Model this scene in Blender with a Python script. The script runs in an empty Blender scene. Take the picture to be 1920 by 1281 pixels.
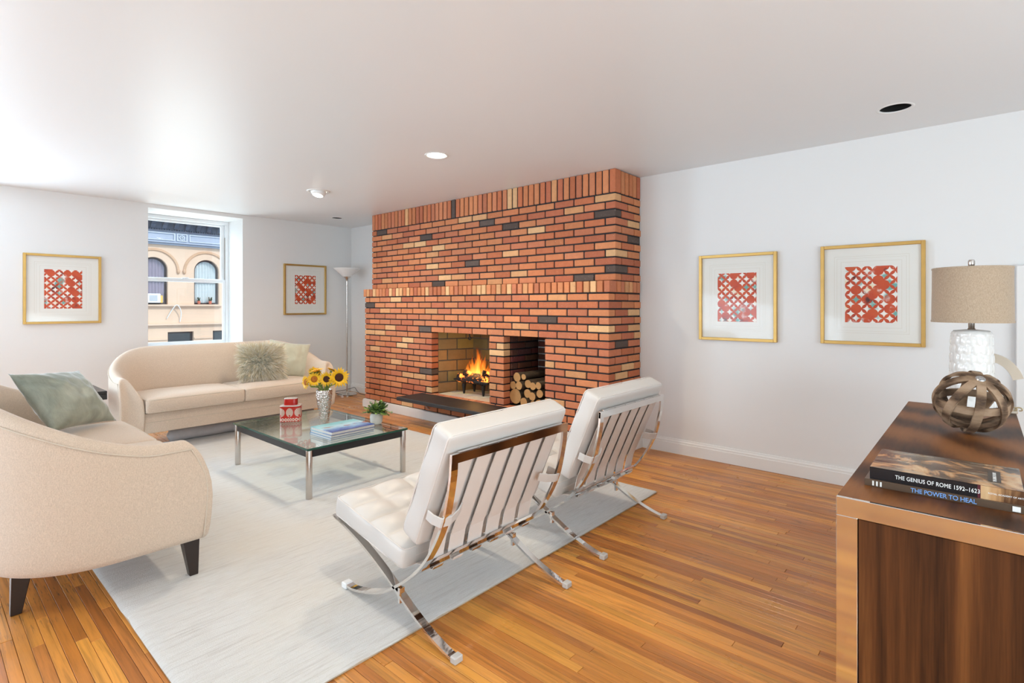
import bpy, bmesh, math, random
from mathutils import Vector, Matrix, noise
from mathutils.geometry import tessellate_polygon
random.seed(7)
PI = math.pi
SC = bpy.context.scene
COL = SC.collection

# ------------------------------------------------------------------ camera, world, lights
YAW = math.radians(48.578)
cam = bpy.data.objects.new('camera', bpy.data.cameras.new('camera'))
COL.objects.link(cam)
cam.location = (0, 0, 1.27)
cam.rotation_euler = (PI/2, 0, -YAW)
cam.data.sensor_width = 36
cam.data.lens = 997/1920*36
cam.data.shift_y = -66.5/1920
cam.data.clip_start = .05
SC.camera = cam
SC.view_settings.view_transform = 'Standard'
SC.view_settings.look = 'None'
SC.view_settings.gamma = 1
SC.view_settings.use_curve_mapping = False
SC.view_settings.exposure = .80

w = bpy.data.worlds.new('sky'); SC.world = w; w.use_nodes = True
bg = w.node_tree.nodes['Background']
bg.inputs[0].default_value = (.66, .82, 1, 1); bg.inputs[1].default_value = .95

def light(name, kind, loc, rot, energy, color=(1,1,1), size=None, size_y=None, **k):
    d = bpy.data.lights.new(name, kind); d.energy = energy; d.color = color
    if kind == 'AREA':
        d.shape = 'RECTANGLE'; d.size = size; d.size_y = size_y or size
    o = bpy.data.objects.new(name, d); COL.objects.link(o); o.location = loc
    o.rotation_euler = rot
    for a, b in k.items(): setattr(d, a, b)
    return o
def aim(o, d):
    o.rotation_euler = Vector(d).to_track_quat('-Z', 'Y').to_euler()
s = light('sun', 'SUN', (0,0,20), (0,0,0), 1.25, (1,.95,.88), angle=.01); aim(s, (-.30,.74,-.62))
# daylight from the street windows of the far wall, then added side and rear fill
COOL = (.70,.885,1.05)
l = light('street_window_daylight', 'AREA', (-.45,7.0,1.5), (0,0,0), 66, COOL, 1.3, 1.6); aim(l, (0,-1,.05))
l = light('street_window_daylight_2', 'AREA', (2.3,8.7,3.3), (0,0,0), 95, COOL, 1.6, 1.4); aim(l, (-.02,-1,-.75))
l = light('street_bounce_daylight', 'AREA', (2.3,8.6,.1), (0,0,0), 62, (.82,.95,1.), 1.8, 1.4); aim(l, (-.02,-1,.80))
l = light('side_fill_light', 'AREA', (-2.5,3.6,1.2), (0,0,0), 82, COOL, 3.4, 1.8); aim(l, (1,-.12,.62))  # added fill, no window known on the left
l = light('rear_fill_light', 'AREA', (.6,-2.5,1.2), (0,0,0), 130, (.78,.92,1.0), 4.2, 1.8); aim(l, (.15,1,.85))  # added fill behind the camera, tilted up to the ceiling
WARM = (1,.86,.66)
light('ceiling_bulb', 'SPOT', (2.695,3.155,2.40), (0,0,0), 42, WARM, spot_size=2.6, spot_blend=.8, shadow_soft_size=.06)
light('ceiling_bulb_2', 'SPOT', (2.753,5.04,2.35), (0,0,0), 34, WARM, spot_size=2.8, spot_blend=.8, shadow_soft_size=.05)
light('warm_fill_spot', 'SPOT', (1.2,1.2,2.40), (0,0,0), 28, WARM, spot_size=2.8, spot_blend=.8, shadow_soft_size=.06)  # added warm fill, no fixture hangs here
light('fire_glow', 'POINT', (4.05,4.10,.58), (0,0,0), 1.5, (1,.52,.16), shadow_soft_size=.07)

# ------------------------------------------------------------------ material helpers
def srgb(r, g, b):
    f = lambda c: (c/255/12.92) if c/255 <= .04045 else ((c/255+.055)/1.055)**2.4
    return (f(r), f(g), f(b), 1)
class NT:
    def __init__(s, name):
        s.m = bpy.data.materials.new(name); s.m.use_nodes = True
        s.t = s.m.node_tree; s.b = s.t.nodes['Principled BSDF']; s.out = s.t.nodes['Material Output']
    def n(s, typ, props=None, **inp):
        nd = s.t.nodes.new('ShaderNode'+typ)
        for k, v in (props or {}).items(): setattr(nd, k, v)
        for k, v in inp.items():
            key = int(k[1:]) if k[0] == 'i' and k[1:].isdigit() else k.replace('_', ' ')
            s.set(nd.inputs[key], v)
        return nd
    def set(s, sock, v):
        if isinstance(v, bpy.types.NodeSocket): s.t.links.new(v, sock)
        elif isinstance(v, bpy.types.Node): s.t.links.new(v.outputs[0], sock)
        else:
            if sock.type == 'RGBA' and len(v) == 3: v = (*v, 1)
            sock.default_value = v
    def P(s, **k):
        for a, v in k.items(): s.set(s.b.inputs[a.replace('_', ' ')], v)
        return s
    def math(s, op, a, b=0., c=0.):
        nd = s.t.nodes.new('ShaderNodeMath'); nd.operation = op
        s.set(nd.inputs[0], a); s.set(nd.inputs[1], b); s.set(nd.inputs[2], c); return nd.outputs[0]
    def mix(s, f, a, b, mode='MIX'):
        nd = s.t.nodes.new('ShaderNodeMix'); nd.data_type = 'RGBA'; nd.blend_type = mode
        s.set(nd.inputs[0], f); s.set(nd.inputs[6], a); s.set(nd.inputs[7], b); return nd.outputs[2]
    def ramp(s, f, stops):
        nd = s.t.nodes.new('ShaderNodeValToRGB'); s.set(nd.inputs[0], f)
        el = nd.color_ramp.elements
        while len(el) < len(stops): el.new(.5)
        for e, (p, c) in zip(el, stops):
            e.position = p; e.color = (*c[:3], 1) if hasattr(c, '__len__') else (c, c, c, 1)
        return nd.outputs[0]
    def coord(s, kind='Object', scale=(1,1,1), rot=(0,0,0)):
        tc = s.t.nodes.new('ShaderNodeTexCoord'); mp = s.t.nodes.new('ShaderNodeMapping')
        s.t.links.new(tc.outputs[kind], mp.inputs[0]); mp.inputs[3].default_value = scale
        mp.inputs[2].default_value = rot; return mp.outputs[0]
    def noise(s, vec, scale=5, detail=3, rough=.5, dist=0.):
        nd = s.n('TexNoise', Vector=vec, Scale=scale, Detail=detail, Roughness=rough, Distortion=dist)
        return nd.outputs[0]
    def bump(s, h, strength=.3, dist=.01):
        nd = s.n('Bump', Strength=strength, Distance=dist, Height=h)
        s.t.links.new(nd.outputs[0], s.b.inputs['Normal']); return s
def simple(name, c, rough=.5, metal=0., nscale=0, namt=.15, bump=0., bscale=40, bdist=.004, **k):
    m = NT(name); v = m.coord()
    col = c
    if nscale:
        f = m.noise(v, nscale, 4)
        col = m.mix(f, tuple(x*(1-namt) for x in c[:3]), tuple(min(1, x*(1+namt)) for x in c[:3]))
    m.P(Base_Color=col, Roughness=rough, Metallic=metal, **k)
    if bump: m.bump(m.noise(v, bscale, 3), bump, bdist)
    return m.m

M = {}
M['wall'] = simple('painted_plaster', (.79,.785,.775), .5, nscale=.8, namt=.02, bump=.12, bscale=9, bdist=.006)
M['ceiling'] = simple('ceiling_paint', (.80,.812,.82), .36, nscale=.6, namt=.02, bump=.10, bscale=3.5, bdist=.012)
M['trim'] = simple('white_gloss_trim', (.82,.815,.80), .3, bump=.1, bscale=20)
M['white_pvc'] = simple('window_white', (.86,.87,.88), .3)
M['chrome'] = simple('polished_chrome', (.80,.79,.78), .07, 1.)
M['steel'] = simple('brushed_steel', (.62,.58,.54), .25, 1., nscale=30, namt=.08)
M['black_metal'] = simple('black_metal', (.012,.012,.014), .35)
M['black_wood'] = simple('black_wood', (.018,.016,.016), .28)
M['espresso'] = simple('espresso_leg', (.022,.012,.009), .3, nscale=12, namt=.3)
M['dark'] = simple('dark_void', (.004,.004,.004), .9)
M['soot'] = simple('sooty_iron', (.015,.014,.013), .6, bump=.3)
M['gold'] = simple('gold_frame', (.60,.38,.12), .38, .75, nscale=14, namt=.12)
M['mat_board'] = simple('mat_board', (.80,.79,.74), .7)
M['mat_line'] = simple('mat_line', (.62,.57,.47), .8)
M['cable'] = simple('black_cable', (.03,.03,.03), .5)

def fabric(name, c, c2, scale=420, sheen=.3):
    m = NT(name); v = m.coord()
    a = m.noise(v, 260, 2); b = m.noise(m.coord('Object', (1,1,.25)), 380, 1); big = m.noise(v, 3, 3)
    f = m.math('ADD', m.math('MULTIPLY', a, .6), m.math('MULTIPLY', b, .4))
    col = m.mix(m.ramp(f, [(.35, 0), (.65, 1)]), c2, c)
    col = m.mix(m.math('MULTIPLY', big, .12), col, tuple(x*.8 for x in c[:3]))
    m.P(Base_Color=col, Roughness=.9, Sheen_Weight=sheen, Sheen_Roughness=.5).bump(f, .35, .003)
    return m.m
M['linen'] = fabric('cream_woven_fabric', (.68,.545,.43), (.53,.415,.32))
M['linen_seam'] = simple('seam_piping', (.62,.53,.43), .9)
M['shade'] = fabric('oatmeal_linen', (.52,.40,.285), (.38,.28,.19))
M['leather'] = simple('white_leather', (.665,.63,.595), .42, nscale=5, namt=.03, bump=.25, bscale=300, bdist=.001)
M['strap'] = simple('leather_strap', (.76,.70,.655), .5, nscale=9, namt=.04)
M['zip'] = simple('zip_metal', (.5,.5,.5), .3, 1.)
m = NT('sage_velvet'); v = m.coord(); f = m.noise(v, 5, 4, .6, .6)
st = m.noise(m.coord('Object', (40,4,4)), 6, 2)
col = m.mix(m.ramp(f, [(.3, 0), (.7, 1)]), (.13,.16,.125), (.42,.45,.37))
m.P(Base_Color=m.mix(.25, col, m.mix(st, (.15,.18,.14), (.45,.47,.4))), Roughness=.42, Sheen_Weight=.8, Sheen_Roughness=.3)
m.bump(st, .15, .003); M['velvet'] = m.m
m = NT('pale_sage_satin'); v = m.coord(); f = m.noise(v, 5, 4, .6, .6)
m.P(Base_Color=m.mix(f, (.42,.44,.34), (.66,.66,.54)), Roughness=.4, Sheen_Weight=.5); M['satin'] = m.m
m = NT('long_wool'); at = m.n('Attribute', {'attribute_name': 'tint'})
m.P(Base_Color=at.outputs[0], Roughness=.7, Sheen_Weight=.4); M['wool'] = m.m

# brick, tinted one by one
def tinted(name, rough, nsc, lo, hi, bump, bsc, bd=.004, speck=None):
    m = NT(name); v = m.n('NewGeometry').outputs['Position']
    at = m.n('Attribute', {'attribute_name': 'tint'}).outputs[0]
    f = m.noise(v, nsc, 5, .65)
    col = m.mix(f, m.mix(1., at, (lo,lo,lo), 'MULTIPLY'), m.mix(1., at, (hi,hi,hi), 'MULTIPLY'))
    if speck:
        g = m.ramp(m.noise(v, 120, 2), [(.70, 0), (.74, 1)]); col = m.mix(m.math('MULTIPLY', g, .45), col, speck)
        g2 = m.ramp(m.noise(v, 30, 4, .7), [(.66, 0), (.75, 1)]); col = m.mix(m.math('MULTIPLY', g2, .5), col, (.10,.05,.04))
    m.P(Base_Color=col, Roughness=rough).bump(m.noise(v, bsc, 4, .7), bump, bd)
    return m.m
M['brick'] = tinted('fired_brick', .85, 26, .86, 1.28, .5, 70, .004, (.8,.7,.6))
M['firebrick'] = tinted('yellow_firebrick', .9, 12, .7, 1.2, .4, 60)
M['mortar'] = simple('black_mortar', (.016,.019,.022), .85, nscale=20, namt=.4, bump=.5, bscale=60)
M['grey_mortar'] = simple('grey_mortar', (.10,.09,.075), .9, nscale=20, namt=.3, bump=.4)
M['slate'] = simple('black_slate', (.020,.018,.019), .55, nscale=6, namt=.4, bump=.3, bscale=25)
# floor boards
m = NT('oak_strip'); g = m.n('NewGeometry').outputs['Position']
at = m.n('Attribute', {'attribute_name': 'tint'}).outputs[0]
mp = m.n('Mapping', Vector=g); mp.inputs[3].default_value = (60, 2.2, 1)
off = m.n('VectorMath', {'operation': 'ADD'}); m.t.links.new(mp.outputs[0], off.inputs[0])
sc = m.n('VectorMath', {'operation': 'SCALE'}, Scale=37.); m.t.links.new(at, sc.inputs[0]); m.t.links.new(sc.outputs[0], off.inputs[1])
gr = m.noise(off.outputs[0], 1.0, 6, .65, .8)
grc = m.ramp(gr, [(.30, .62), (.5, 1.), (.72, 1.18)])
col = m.mix(1., at, grc, 'MULTIPLY')
mp2 = m.n('Mapping', Vector=g); mp2.inputs[3].default_value = (110, 7, 1)
wr = m.noise(mp2.outputs[0], 1.0, 4, .7); patch = m.noise(g, .9, 3, .6)
wear = m.math('MULTIPLY', m.ramp(wr, [(.56, 0), (.64, 1)]), m.ramp(patch, [(.46, 0), (.58, 1)]))
col = m.mix(m.math('MULTIPLY', wear, .8), col, (.045,.026,.018))
m.P(Base_Color=col, Roughness=m.ramp(m.noise(g, 4, 4), [(.3, .26), (.7, .46)]), Coat_Weight=.15, Coat_Roughness=.2)
m.bump(m.math('ADD', gr, m.math('MULTIPLY', wear, -.8)), .12, .003); M['oak'] = m.m
M['gap'] = simple('floor_gap', (.02,.010,.005), .9)
# rug
m = NT('wool_rug'); v = m.coord()
a = m.noise(m.coord('Object', (1.6, 24, 1)), 2.2, 6, .68, .35); b = m.noise(m.coord('Object', (9,150,1)), 1.6, 4, .6, .2)
c = m.noise(v, 1.1, 3); d = m.noise(v, 230, 2)
col = m.ramp(a, [(.25, (.46,.44,.415)), (.40, (.61,.595,.575)), (.52, (.69,.685,.67)), (.62, (.63,.62,.59)), (.78, (.51,.495,.475))])
col = m.mix(m.math('MULTIPLY', m.ramp(b, [(.42, 0), (.7, 1)]), .38), col, (.47,.43,.38))
col = m.mix(m.math('MULTIPLY', m.ramp(c, [(.5, 0), (.66, 1)]), .35), col, (.70,.62,.50))
m.P(Base_Color=col, Roughness=.95, Sheen_Weight=.3)
m.bump(m.math('ADD', m.math('ADD', m.math('MULTIPLY', a, 1.2), b), d), .45, .006); M['rug'] = m.m
M['rug_edge'] = simple('rug_binding', (.52,.42,.30), .95, nscale=50, namt=.25, bump=.6, bscale=90)
M['rug_back'] = simple('rug_backing', (.52,.49,.49), .95, nscale=25, namt=.12, bump=.3)
# thin clear glass (reflecting and transmitting), green on the cut edge
def glassy(name, tint, rough=.0, fac=1.):
    m = NT(name); bf = m.n('NewGeometry').outputs['Backfacing']   # same reflectance on both faces of a thin pane
    fr = m.n('Fresnel', IOR=m.math('SUBTRACT', 1.5, m.math('MULTIPLY', bf, 1.5-1/1.5))); tr = m.n('BsdfTransparent', Color=tint); gl = m.n('BsdfGlossy', Color=(1,1,1), Roughness=rough)
    mx = m.n('MixShader'); m.t.links.new(m.math('MULTIPLY', fr.outputs[0], fac), mx.inputs[0])
    m.t.links.new(tr.outputs[0], mx.inputs[1]); m.t.links.new(gl.outputs[0], mx.inputs[2])
    m.t.links.new(mx.outputs[0], m.out.inputs[0]); return m.m
M['glass'] = glassy('clear_glass', (.97,.985,.98), 0., .75)
M['table_glass'] = glassy('table_glass', (.92,.965,.95), .0, 1.15)
M['pic_glass'] = glassy('picture_glass', (1,1,1), .05, .28)
M['glass_edge'] = simple('green_glass_edge', (.012,.075,.050), .08)
def walnut(name, sc, rot=(0,0,0), rough=.42, coat=.05):
    m = NT(name); v = m.coord('Object', sc, rot)
    a = m.noise(v, 1.0, 3, .5, 1.2)
    rings = m.n('TexWave', {'wave_type': 'BANDS', 'bands_direction': 'X'}, Vector=v, Scale=.55, Distortion=5., Detail=3., Detail_Scale=.8)
    fine = m.noise(m.coord('Object', tuple(x*9 for x in sc), rot), 1., 4, .6)
    f = m.math('ADD', m.math('MULTIPLY', rings.outputs['Fac'] if 'Fac' in rings.outputs else rings.outputs[1], .45), m.math('MULTIPLY', a, .4))
    f = m.math('ADD', f, m.math('MULTIPLY', fine, .25))
    col = m.ramp(f, [(.25, (.026,.009,.003)), (.48, (.105,.036,.010)), (.68, (.20,.075,.020)), (.9, (.27,.105,.030))])
    m.P(Base_Color=col, Roughness=rough, Coat_Weight=coat, Coat_Roughness=.12, Specular_IOR_Level=.25); return m.m
M['walnut_v'] = walnut('walnut_side', (1, 24, .8), rough=.5, coat=.0)
M['walnut_t'] = walnut('walnut_top', (1.3, 9, 1), (0,0,.1), .48, .0)
M['old_wood'] = walnut('weathered_wood', (9,9,30), rough=.75, coat=0)
nt = M['old_wood'].node_tree
for nd in nt.nodes:
    if nd.type == 'VALTORGB':
        for e, c in zip(nd.color_ramp.elements, [(.05,.03,.018), (.17,.105,.065), (.30,.20,.125), (.40,.28,.19)]): e.color = (*c, 1)
# print: interlaced circles in orange
def print_mat(name, seed, teal):
    m = NT(name); tc = m.n('TexCoord'); mp = m.n('Mapping', Vector=tc.outputs['UV'])
    mp.inputs[3].default_value = (6.6, 8.4, 1); mp.inputs[2].default_value = (0,0,0); mp.inputs[1].default_value = (seed, seed*.7, 0)
    rot = m.n('VectorRotate', {'rotation_type': 'Z_AXIS'}, Vector=mp.outputs[0], Angle=PI/4)
    sx = m.n('SeparateXYZ', Vector=rot.outputs[0])
    # warp for hand made circles
    wob = m.noise(mp.outputs[0], 2.5, 2)
    ax = m.math('ADD', sx.outputs[0], m.math('MULTIPLY', wob, .12)); ay = m.math('ADD', sx.outputs[1], m.math('MULTIPLY', wob, .12))
    S = m.math('MULTIPLY', ax, 1.0); T = m.math('MULTIPLY', ay, 1.0)
    fx = m.math('FRACT', S); fy = m.math('FRACT', T)
    cnt = None; fill = None
    for i in (0, 1):
        for j in (0, 1):
            dx = m.math('SUBTRACT', fx, float(i)); dy = m.math('SUBTRACT', fy, float(j))
            r2 = m.math('ADD', m.math('MULTIPLY', dx, dx), m.math('MULTIPLY', dy, dy))
            ins = m.math('LESS_THAN', r2, .52)
            cnt = ins if cnt is None else m.math('ADD', cnt, ins)
            ix = m.math('ADD', m.math('FLOOR', S), float(i)); iy = m.math('ADD', m.math('FLOOR', T), float(j))
            cv = m.n('CombineXYZ', X=ix, Y=iy, Z=seed)
            wn = m.n('TexWhiteNoise', Vector=cv.outputs[0]).outputs[0]
            ff = m.math('MULTIPLY', m.math('GREATER_THAN', wn, .73), ins)
            fill = ff if fill is None else m.math('MAXIMUM', fill, ff)
    pet = m.math('GREATER_THAN', cnt, 1.5)
    orange = m.math('MAXIMUM', pet, fill)
    fade = m.ramp(m.noise(mp.outputs[0], .45, 4, .6), [(.28, 0), (.42, 1)])
    fac = m.math('MULTIPLY', orange, fade)
    bgc = m.ramp(m.noise(mp.outputs[0], .5, 2), [(.36, teal), (.46, (.86,.86,.82)), (.60, (.86,.82,.74)), (.74, (.80,.66,.36))])
    oc = m.ramp(m.noise(mp.outputs[0], .6, 3), [(.30, (.07,.015,.015)), (.40, (.52,.055,.012)), (.62, (.62,.085,.018)), (.75, (.52,.10,.035))])
    m.P(Base_Color=m.mix(fac, bgc, oc), Roughness=.7); return m.m
# emission flame: colour by height stored in UV, thin towards the edge
m = NT('flame'); tc = m.n('TexCoord'); sp = m.n('SeparateXYZ', Vector=tc.outputs['UV'])
lw = m.n('LayerWeight', Blend=.35)
em = m.n('Emission', Color=m.ramp(sp.outputs[1], [(0., (1,.80,.30)), (.35, (1,.50,.07)), (.7, (1,.22,.02)), (1., (.8,.08,.01))]),
         Strength=m.ramp(sp.outputs[1], [(0., 1.), (.3, .75), (1., .30)]))
em2 = m.n('Emission', Strength=3.); m.t.links.new(em.inputs[0].links[0].from_socket, em2.inputs[0])
m.t.links.new(m.math('MULTIPLY', m.ramp(sp.outputs[1], [(0., 1.), (.4, .5), (1., .16)]), 2.1), em2.inputs[1])
tr = m.n('BsdfTransparent'); mx = m.n('MixShader')
al = m.math('MULTIPLY', m.math('SUBTRACT', 1., m.math('MULTIPLY', lw.outputs['Facing'], 1.15)), m.ramp(sp.outputs[1], [(0., .38), (.25, .6), (.6, .45), (1., .12)]))
al = m.math('MAXIMUM', al, 0.)
m.t.links.new(al, mx.inputs[0]); m.t.links.new(tr.outputs[0], mx.inputs[1]); m.t.links.new(em2.outputs[0], mx.inputs[2])
m.t.links.new(mx.outputs[0], m.out.inputs[0]); M['flame'] = m.m
m = NT('glowing_embers'); v = m.coord(); f = m.ramp(m.noise(v, 14, 4, .7), [(.52, 0), (.64, 1)])
m.P(Base_Color=(.02,.012,.01), Roughness=.9, Emission_Color=(1,.22,.03), Emission_Strength=m.math('MULTIPLY', f, 3.)); M['ember'] = m.m
m = NT('lit_bulb'); m.P(Base_Color=(1,1,1), Emission_Color=(1,.93,.78), Emission_Strength=6.); M['bulb'] = m.m

# ------------------------------------------------------------------ mesh helpers
class MB:
    """collects geometry, built as ONE mesh object"""
    def __init__(s): s.v = []; s.f = []; s.mi = []; s.uv = {}; s.tint = []; s.cur = 0; s.tc = (1,1,1)
    def add(s, vs, fs, mi=None, uvs=None):
        o = len(s.v); s.v += [tuple(p) for p in vs]
        for k, f in enumerate(fs):
            if uvs: s.uv[len(s.f)] = uvs[k]
            s.f.append([i+o for i in f]); s.mi.append(s.cur if mi is None else mi); s.tint.append(s.tc)
        return s
    def box(s, a, b, mi=None, mat=None):
        x0,y0,z0 = a; x1,y1,z1 = b
        vs = [(x0,y0,z0),(x1,y0,z0),(x1,y1,z0),(x0,y1,z0),(x0,y0,z1),(x1,y0,z1),(x1,y1,z1),(x0,y1,z1)]
        if mat: vs = [mat @ Vector(p) for p in vs]
        return s.add(vs, [(3,2,1,0),(4,5,6,7),(0,1,5,4),(1,2,6,5),(2,3,7,6),(3,0,4,7)], mi)
    def cbox(s, a, b, c=.003, mi=None, mat=None):
        """box with chamfered edges, 24 verts"""
        lo = [min(a[i], b[i]) for i in range(3)]; hi = [max(a[i], b[i]) for i in range(3)]
        c = min(c, min(hi[i]-lo[i] for i in range(3))*.45)
        vs = []; idx = {}
        for X in (0,1):
            for Y in (0,1):
                for Z in (0,1):
                    for ax in range(3):
                        p = []
                        for i, q in enumerate((X,Y,Z)):
                            e = hi[i] if q else lo[i]
                            if i != ax: e += -c if q else c
                            p.append(e)
                        idx[(X,Y,Z,ax)] = len(vs); vs.append(Vector(p))
        if mat: vs = [mat @ p for p in vs]
        fs = []
        def q(l):
            fs.append(l)
        for ax in range(3):
            u, v_ = [(1,2),(2,0),(0,1)][ax]
            for sd in (0,1):
                def P(a_, b_):
                    t = [0,0,0]; t[ax] = sd; t[u] = a_; t[v_] = b_; return idx[(*t, ax)]
                l = [P(0,0),P(1,0),P(1,1),P(0,1)]; fs.append(l if sd else l[::-1])
        for ax in range(3):   # edges along ax between faces u,v_
            u, v_ = [(1,2),(2,0),(0,1)][ax]
            for a_ in (0,1):
                for b_ in (0,1):
                    t0 = [0,0,0]; t1 = [0,0,0]; t0[u]=t1[u]=a_; t0[v_]=t1[v_]=b_; t1[ax]=1
                    l = [idx[(*t0,u)], idx[(*t0,v_)], idx[(*t1,v_)], idx[(*t1,u)]]
                    fs.append(l if (a_ ^ b_) else l[::-1])
        for X in (0,1):
            for Y in (0,1):
                for Z in (0,1):
                    l = [idx[(X,Y,Z,k)] for k in range(3)]
                    fs.append(l if (X+Y+Z) % 2 else l[::-1])
        return s.add(vs, fs, mi)
    def tube(s, pts, r, n=8, cap=True, mi=None, closed=False):
        pts = [Vector(p) for p in pts]; N = len(pts)
        rs = r if hasattr(r, '__len__') else [r]*N
        vs = []; up = None
        for i, p in enumerate(pts):
            a = pts[(i-1) % N] if (closed or i) else p; b = pts[(i+1) % N] if (closed or i < N-1) else p
            t = (b-a); t = t.normalized() if t.length > 1e-9 else Vector((0,0,1))
            if up is None:
                up = Vector((0,0,1)) if abs(t.z) < .9 else Vector((1,0,0))
            x = t.cross(up); x = x.normalized() if x.length > 1e-6 else t.orthogonal().normalized()
            y = x.cross(t).normalized(); up = y
            for k in range(n):
                a_ = 2*PI*k/n; vs.append(p + x*math.cos(a_)*rs[i] + y*math.sin(a_)*rs[i])
        fs = []
        for i in range(N if closed else N-1):
            for k in range(n):
                j = (i+1) % N
                fs.append((i*n+k, i*n+(k+1)%n, j*n+(k+1)%n, j*n+k))
        if cap and not closed: fs += [tuple(range(n))[::-1], tuple((N-1)*n+k for k in range(n))]
        return s.add(vs, fs, mi)
    def bar(s, pts, w, t, axis=(1,0,0), mi=None, cap=True):
        """flat bar swept along pts; width w along axis, thickness t across"""
        pts = [Vector(p) for p in pts]; ax = Vector(axis); N = len(pts); vs = []
        for i, p in enumerate(pts):
            d = (pts[min(i+1,N-1)] - pts[max(i-1,0)]).normalized(); nn = ax.cross(d).normalized()
            for a_, b_ in ((-1,-1),(1,-1),(1,1),(-1,1)): vs.append(p + ax*a_*w/2 + nn*b_*t/2)
        fs = []
        for i in range(N-1):
            for k in range(4): fs.append((i*4+k, i*4+(k+1)%4, (i+1)*4+(k+1)%4, (i+1)*4+k))
        if cap: fs += [(3,2,1,0), tuple((N-1)*4+k for k in range(4))]
        return s.add(vs, fs, mi)
    def lathe(s, prof, c=(0,0,0), n=32, sx=1, sy=1, mi=None, closed=False, fn=None):
        vs = []; uvs = []; fs = []
        for r, z in prof:
            for k in range(n):
                a = 2*PI*k/n; rr = r if fn is None else fn(r, z, a)
                vs.append((c[0]+rr*math.cos(a)*sx, c[1]+rr*math.sin(a)*sy, c[2]+z))
        L = len(prof)
        for i in range(L-1):
            for k in range(n):
                fs.append((i*n+k, i*n+(k+1)%n, (i+1)*n+(k+1)%n, (i+1)*n+k))
                uvs.append([(k/n, i/(L-1)), ((k+1)/n, i/(L-1)), ((k+1)/n, (i+1)/(L-1)), (k/n, (i+1)/(L-1))])
        s.add(vs, fs, mi, uvs)
        if not closed:
            o = len(s.v) - len(vs)
            if prof[0][0] > 1e-6: s.f.append([o+k for k in range(n)][::-1]); s.mi.append(s.cur if mi is None else mi); s.tint.append(s.tc)
            if prof[-1][0] > 1e-6: s.f.append([o+(L-1)*n+k for k in range(n)]); s.mi.append(s.cur if mi is None else mi); s.tint.append(s.tc)
        return s
    def grid(s, fn, nu, nv, mi=None, flip=False, wrapu=False):
        vs = [fn(i/(nu), j/(nv)) for i in range(nu+(0 if wrapu else 1)) for j in range(nv+1)]
        fs = []; uvs = []; NU = nu if wrapu else nu+1
        for i in range(nu):
            for j in range(nv):
                i2 = (i+1) % NU
                q = [i*(nv+1)+j, i2*(nv+1)+j, i2*(nv+1)+j+1, i*(nv+1)+j+1]; uq = [(i/nu,j/nv),((i+1)/nu,j/nv),((i+1)/nu,(j+1)/nv),(i/nu,(j+1)/nv)]
                if flip: q = q[::-1]; uq = uq[::-1]
                fs.append(q); uvs.append(uq)
        return s.add(vs, fs, mi, uvs)
    def prism(s, outer, holes, d, plane='XZ', at=0., mi=None):
        """outline with holes extruded by d; plane XZ (depth along +Y), YZ (depth +X), XY (depth +Z)"""
        loops = [outer]+list(holes); flat = [p for l in loops for p in l]
        def P(p, e):
            if plane == 'XZ': return (p[0], at+e, p[1])
            if plane == 'YZ': return (at+e, p[0], p[1])
            return (p[0], p[1], at+e)
        tris = tessellate_polygon([[Vector((p[0], p[1], 0)) for p in l] for l in loops])
        n = len(flat); vs = [P(p, 0) for p in flat]+[P(p, d) for p in flat]
        fs = [tuple(t) for t in tris]+[tuple(i+n for i in t[::-1]) for t in tris]
        o = 0
        for l in loops:
            k = len(l)
            for i in range(k): fs.append((o+i, o+(i+1)%k, o+(i+1)%k+n, o+i+n))
            o += k
        s.add(vs, fs, mi); s.recalc = True; return s
    recalc = False
    def build(s, name, mats, parent=None, loc=(0,0,0), rot=(0,0,0), smooth=False, bevel=0, sub=0, merge=False, tint=False, autos=None):
        me = bpy.data.meshes.new(name); me.from_pydata(s.v, [], s.f)
        mats = mats if isinstance(mats, (list, tuple)) else [mats]
        for m_ in mats: me.materials.append(M[m_] if isinstance(m_, str) else m_)
        me.polygons.foreach_set('material_index', s.mi)
        if s.uv:
            ul = me.uv_layers.new(name='UVMap')
            for p in me.polygons:
                if p.index in s.uv:
                    for li, u in zip(p.loop_indices, s.uv[p.index]): ul.data[li].uv = u
        if tint:
            a = me.color_attributes.new('tint', 'FLOAT_COLOR', 'CORNER'); buf = []
            for p in me.polygons:
                c = s.tint[p.index]; buf += [c[0], c[1], c[2], 1.]*p.loop_total
            a.data.foreach_set('color', buf)
        if s.recalc or merge:
            bm = bmesh.new(); bm.from_mesh(me)
            if merge: bmesh.ops.remove_doubles(bm, verts=bm.verts, dist=1e-5)
            bmesh.ops.recalc_face_normals(bm, faces=bm.faces); bm.to_mesh(me); bm.free()
        if smooth: me.polygons.foreach_set('use_smooth', [True]*len(me.polygons))
        if autos is not None:
            me.polygons.foreach_set('use_smooth', [True]*len(me.polygons)); me.set_sharp_from_angle(angle=math.radians(autos))
        me.update()
        o = bpy.data.objects.new(name, me); COL.objects.link(o); o.location = loc; o.rotation_euler = rot
        if parent: o.parent = parent
        if bevel:
            b = o.modifiers.new('bevel', 'BEVEL'); b.width = bevel; b.segments = 2; b.limit_method = 'ANGLE'
        if sub:
            b = o.modifiers.new('sub', 'SUBSURF'); b.levels = b.render_levels = sub
        return o
def tag(o, label=None, cat=None, group=None, kind=None):
    if label: o['label'] = label
    if cat: o['category'] = cat
    if group: o['group'] = group
    if kind: o['kind'] = kind
    return o
def thing(name, label, cat, loc=(0,0,0), rz=0, group=None):
    o = bpy.data.objects.new(name, None); COL.objects.link(o); o.location = loc; o.rotation_euler = (0,0,rz); o.empty_display_size = .1
    return tag(o, label, cat, group)
def struct(name, mb, mats, parent=None, **k):
    o = mb.build(name, mats, parent, **k)
    if not parent: o['kind'] = 'structure'
    return o
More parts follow.
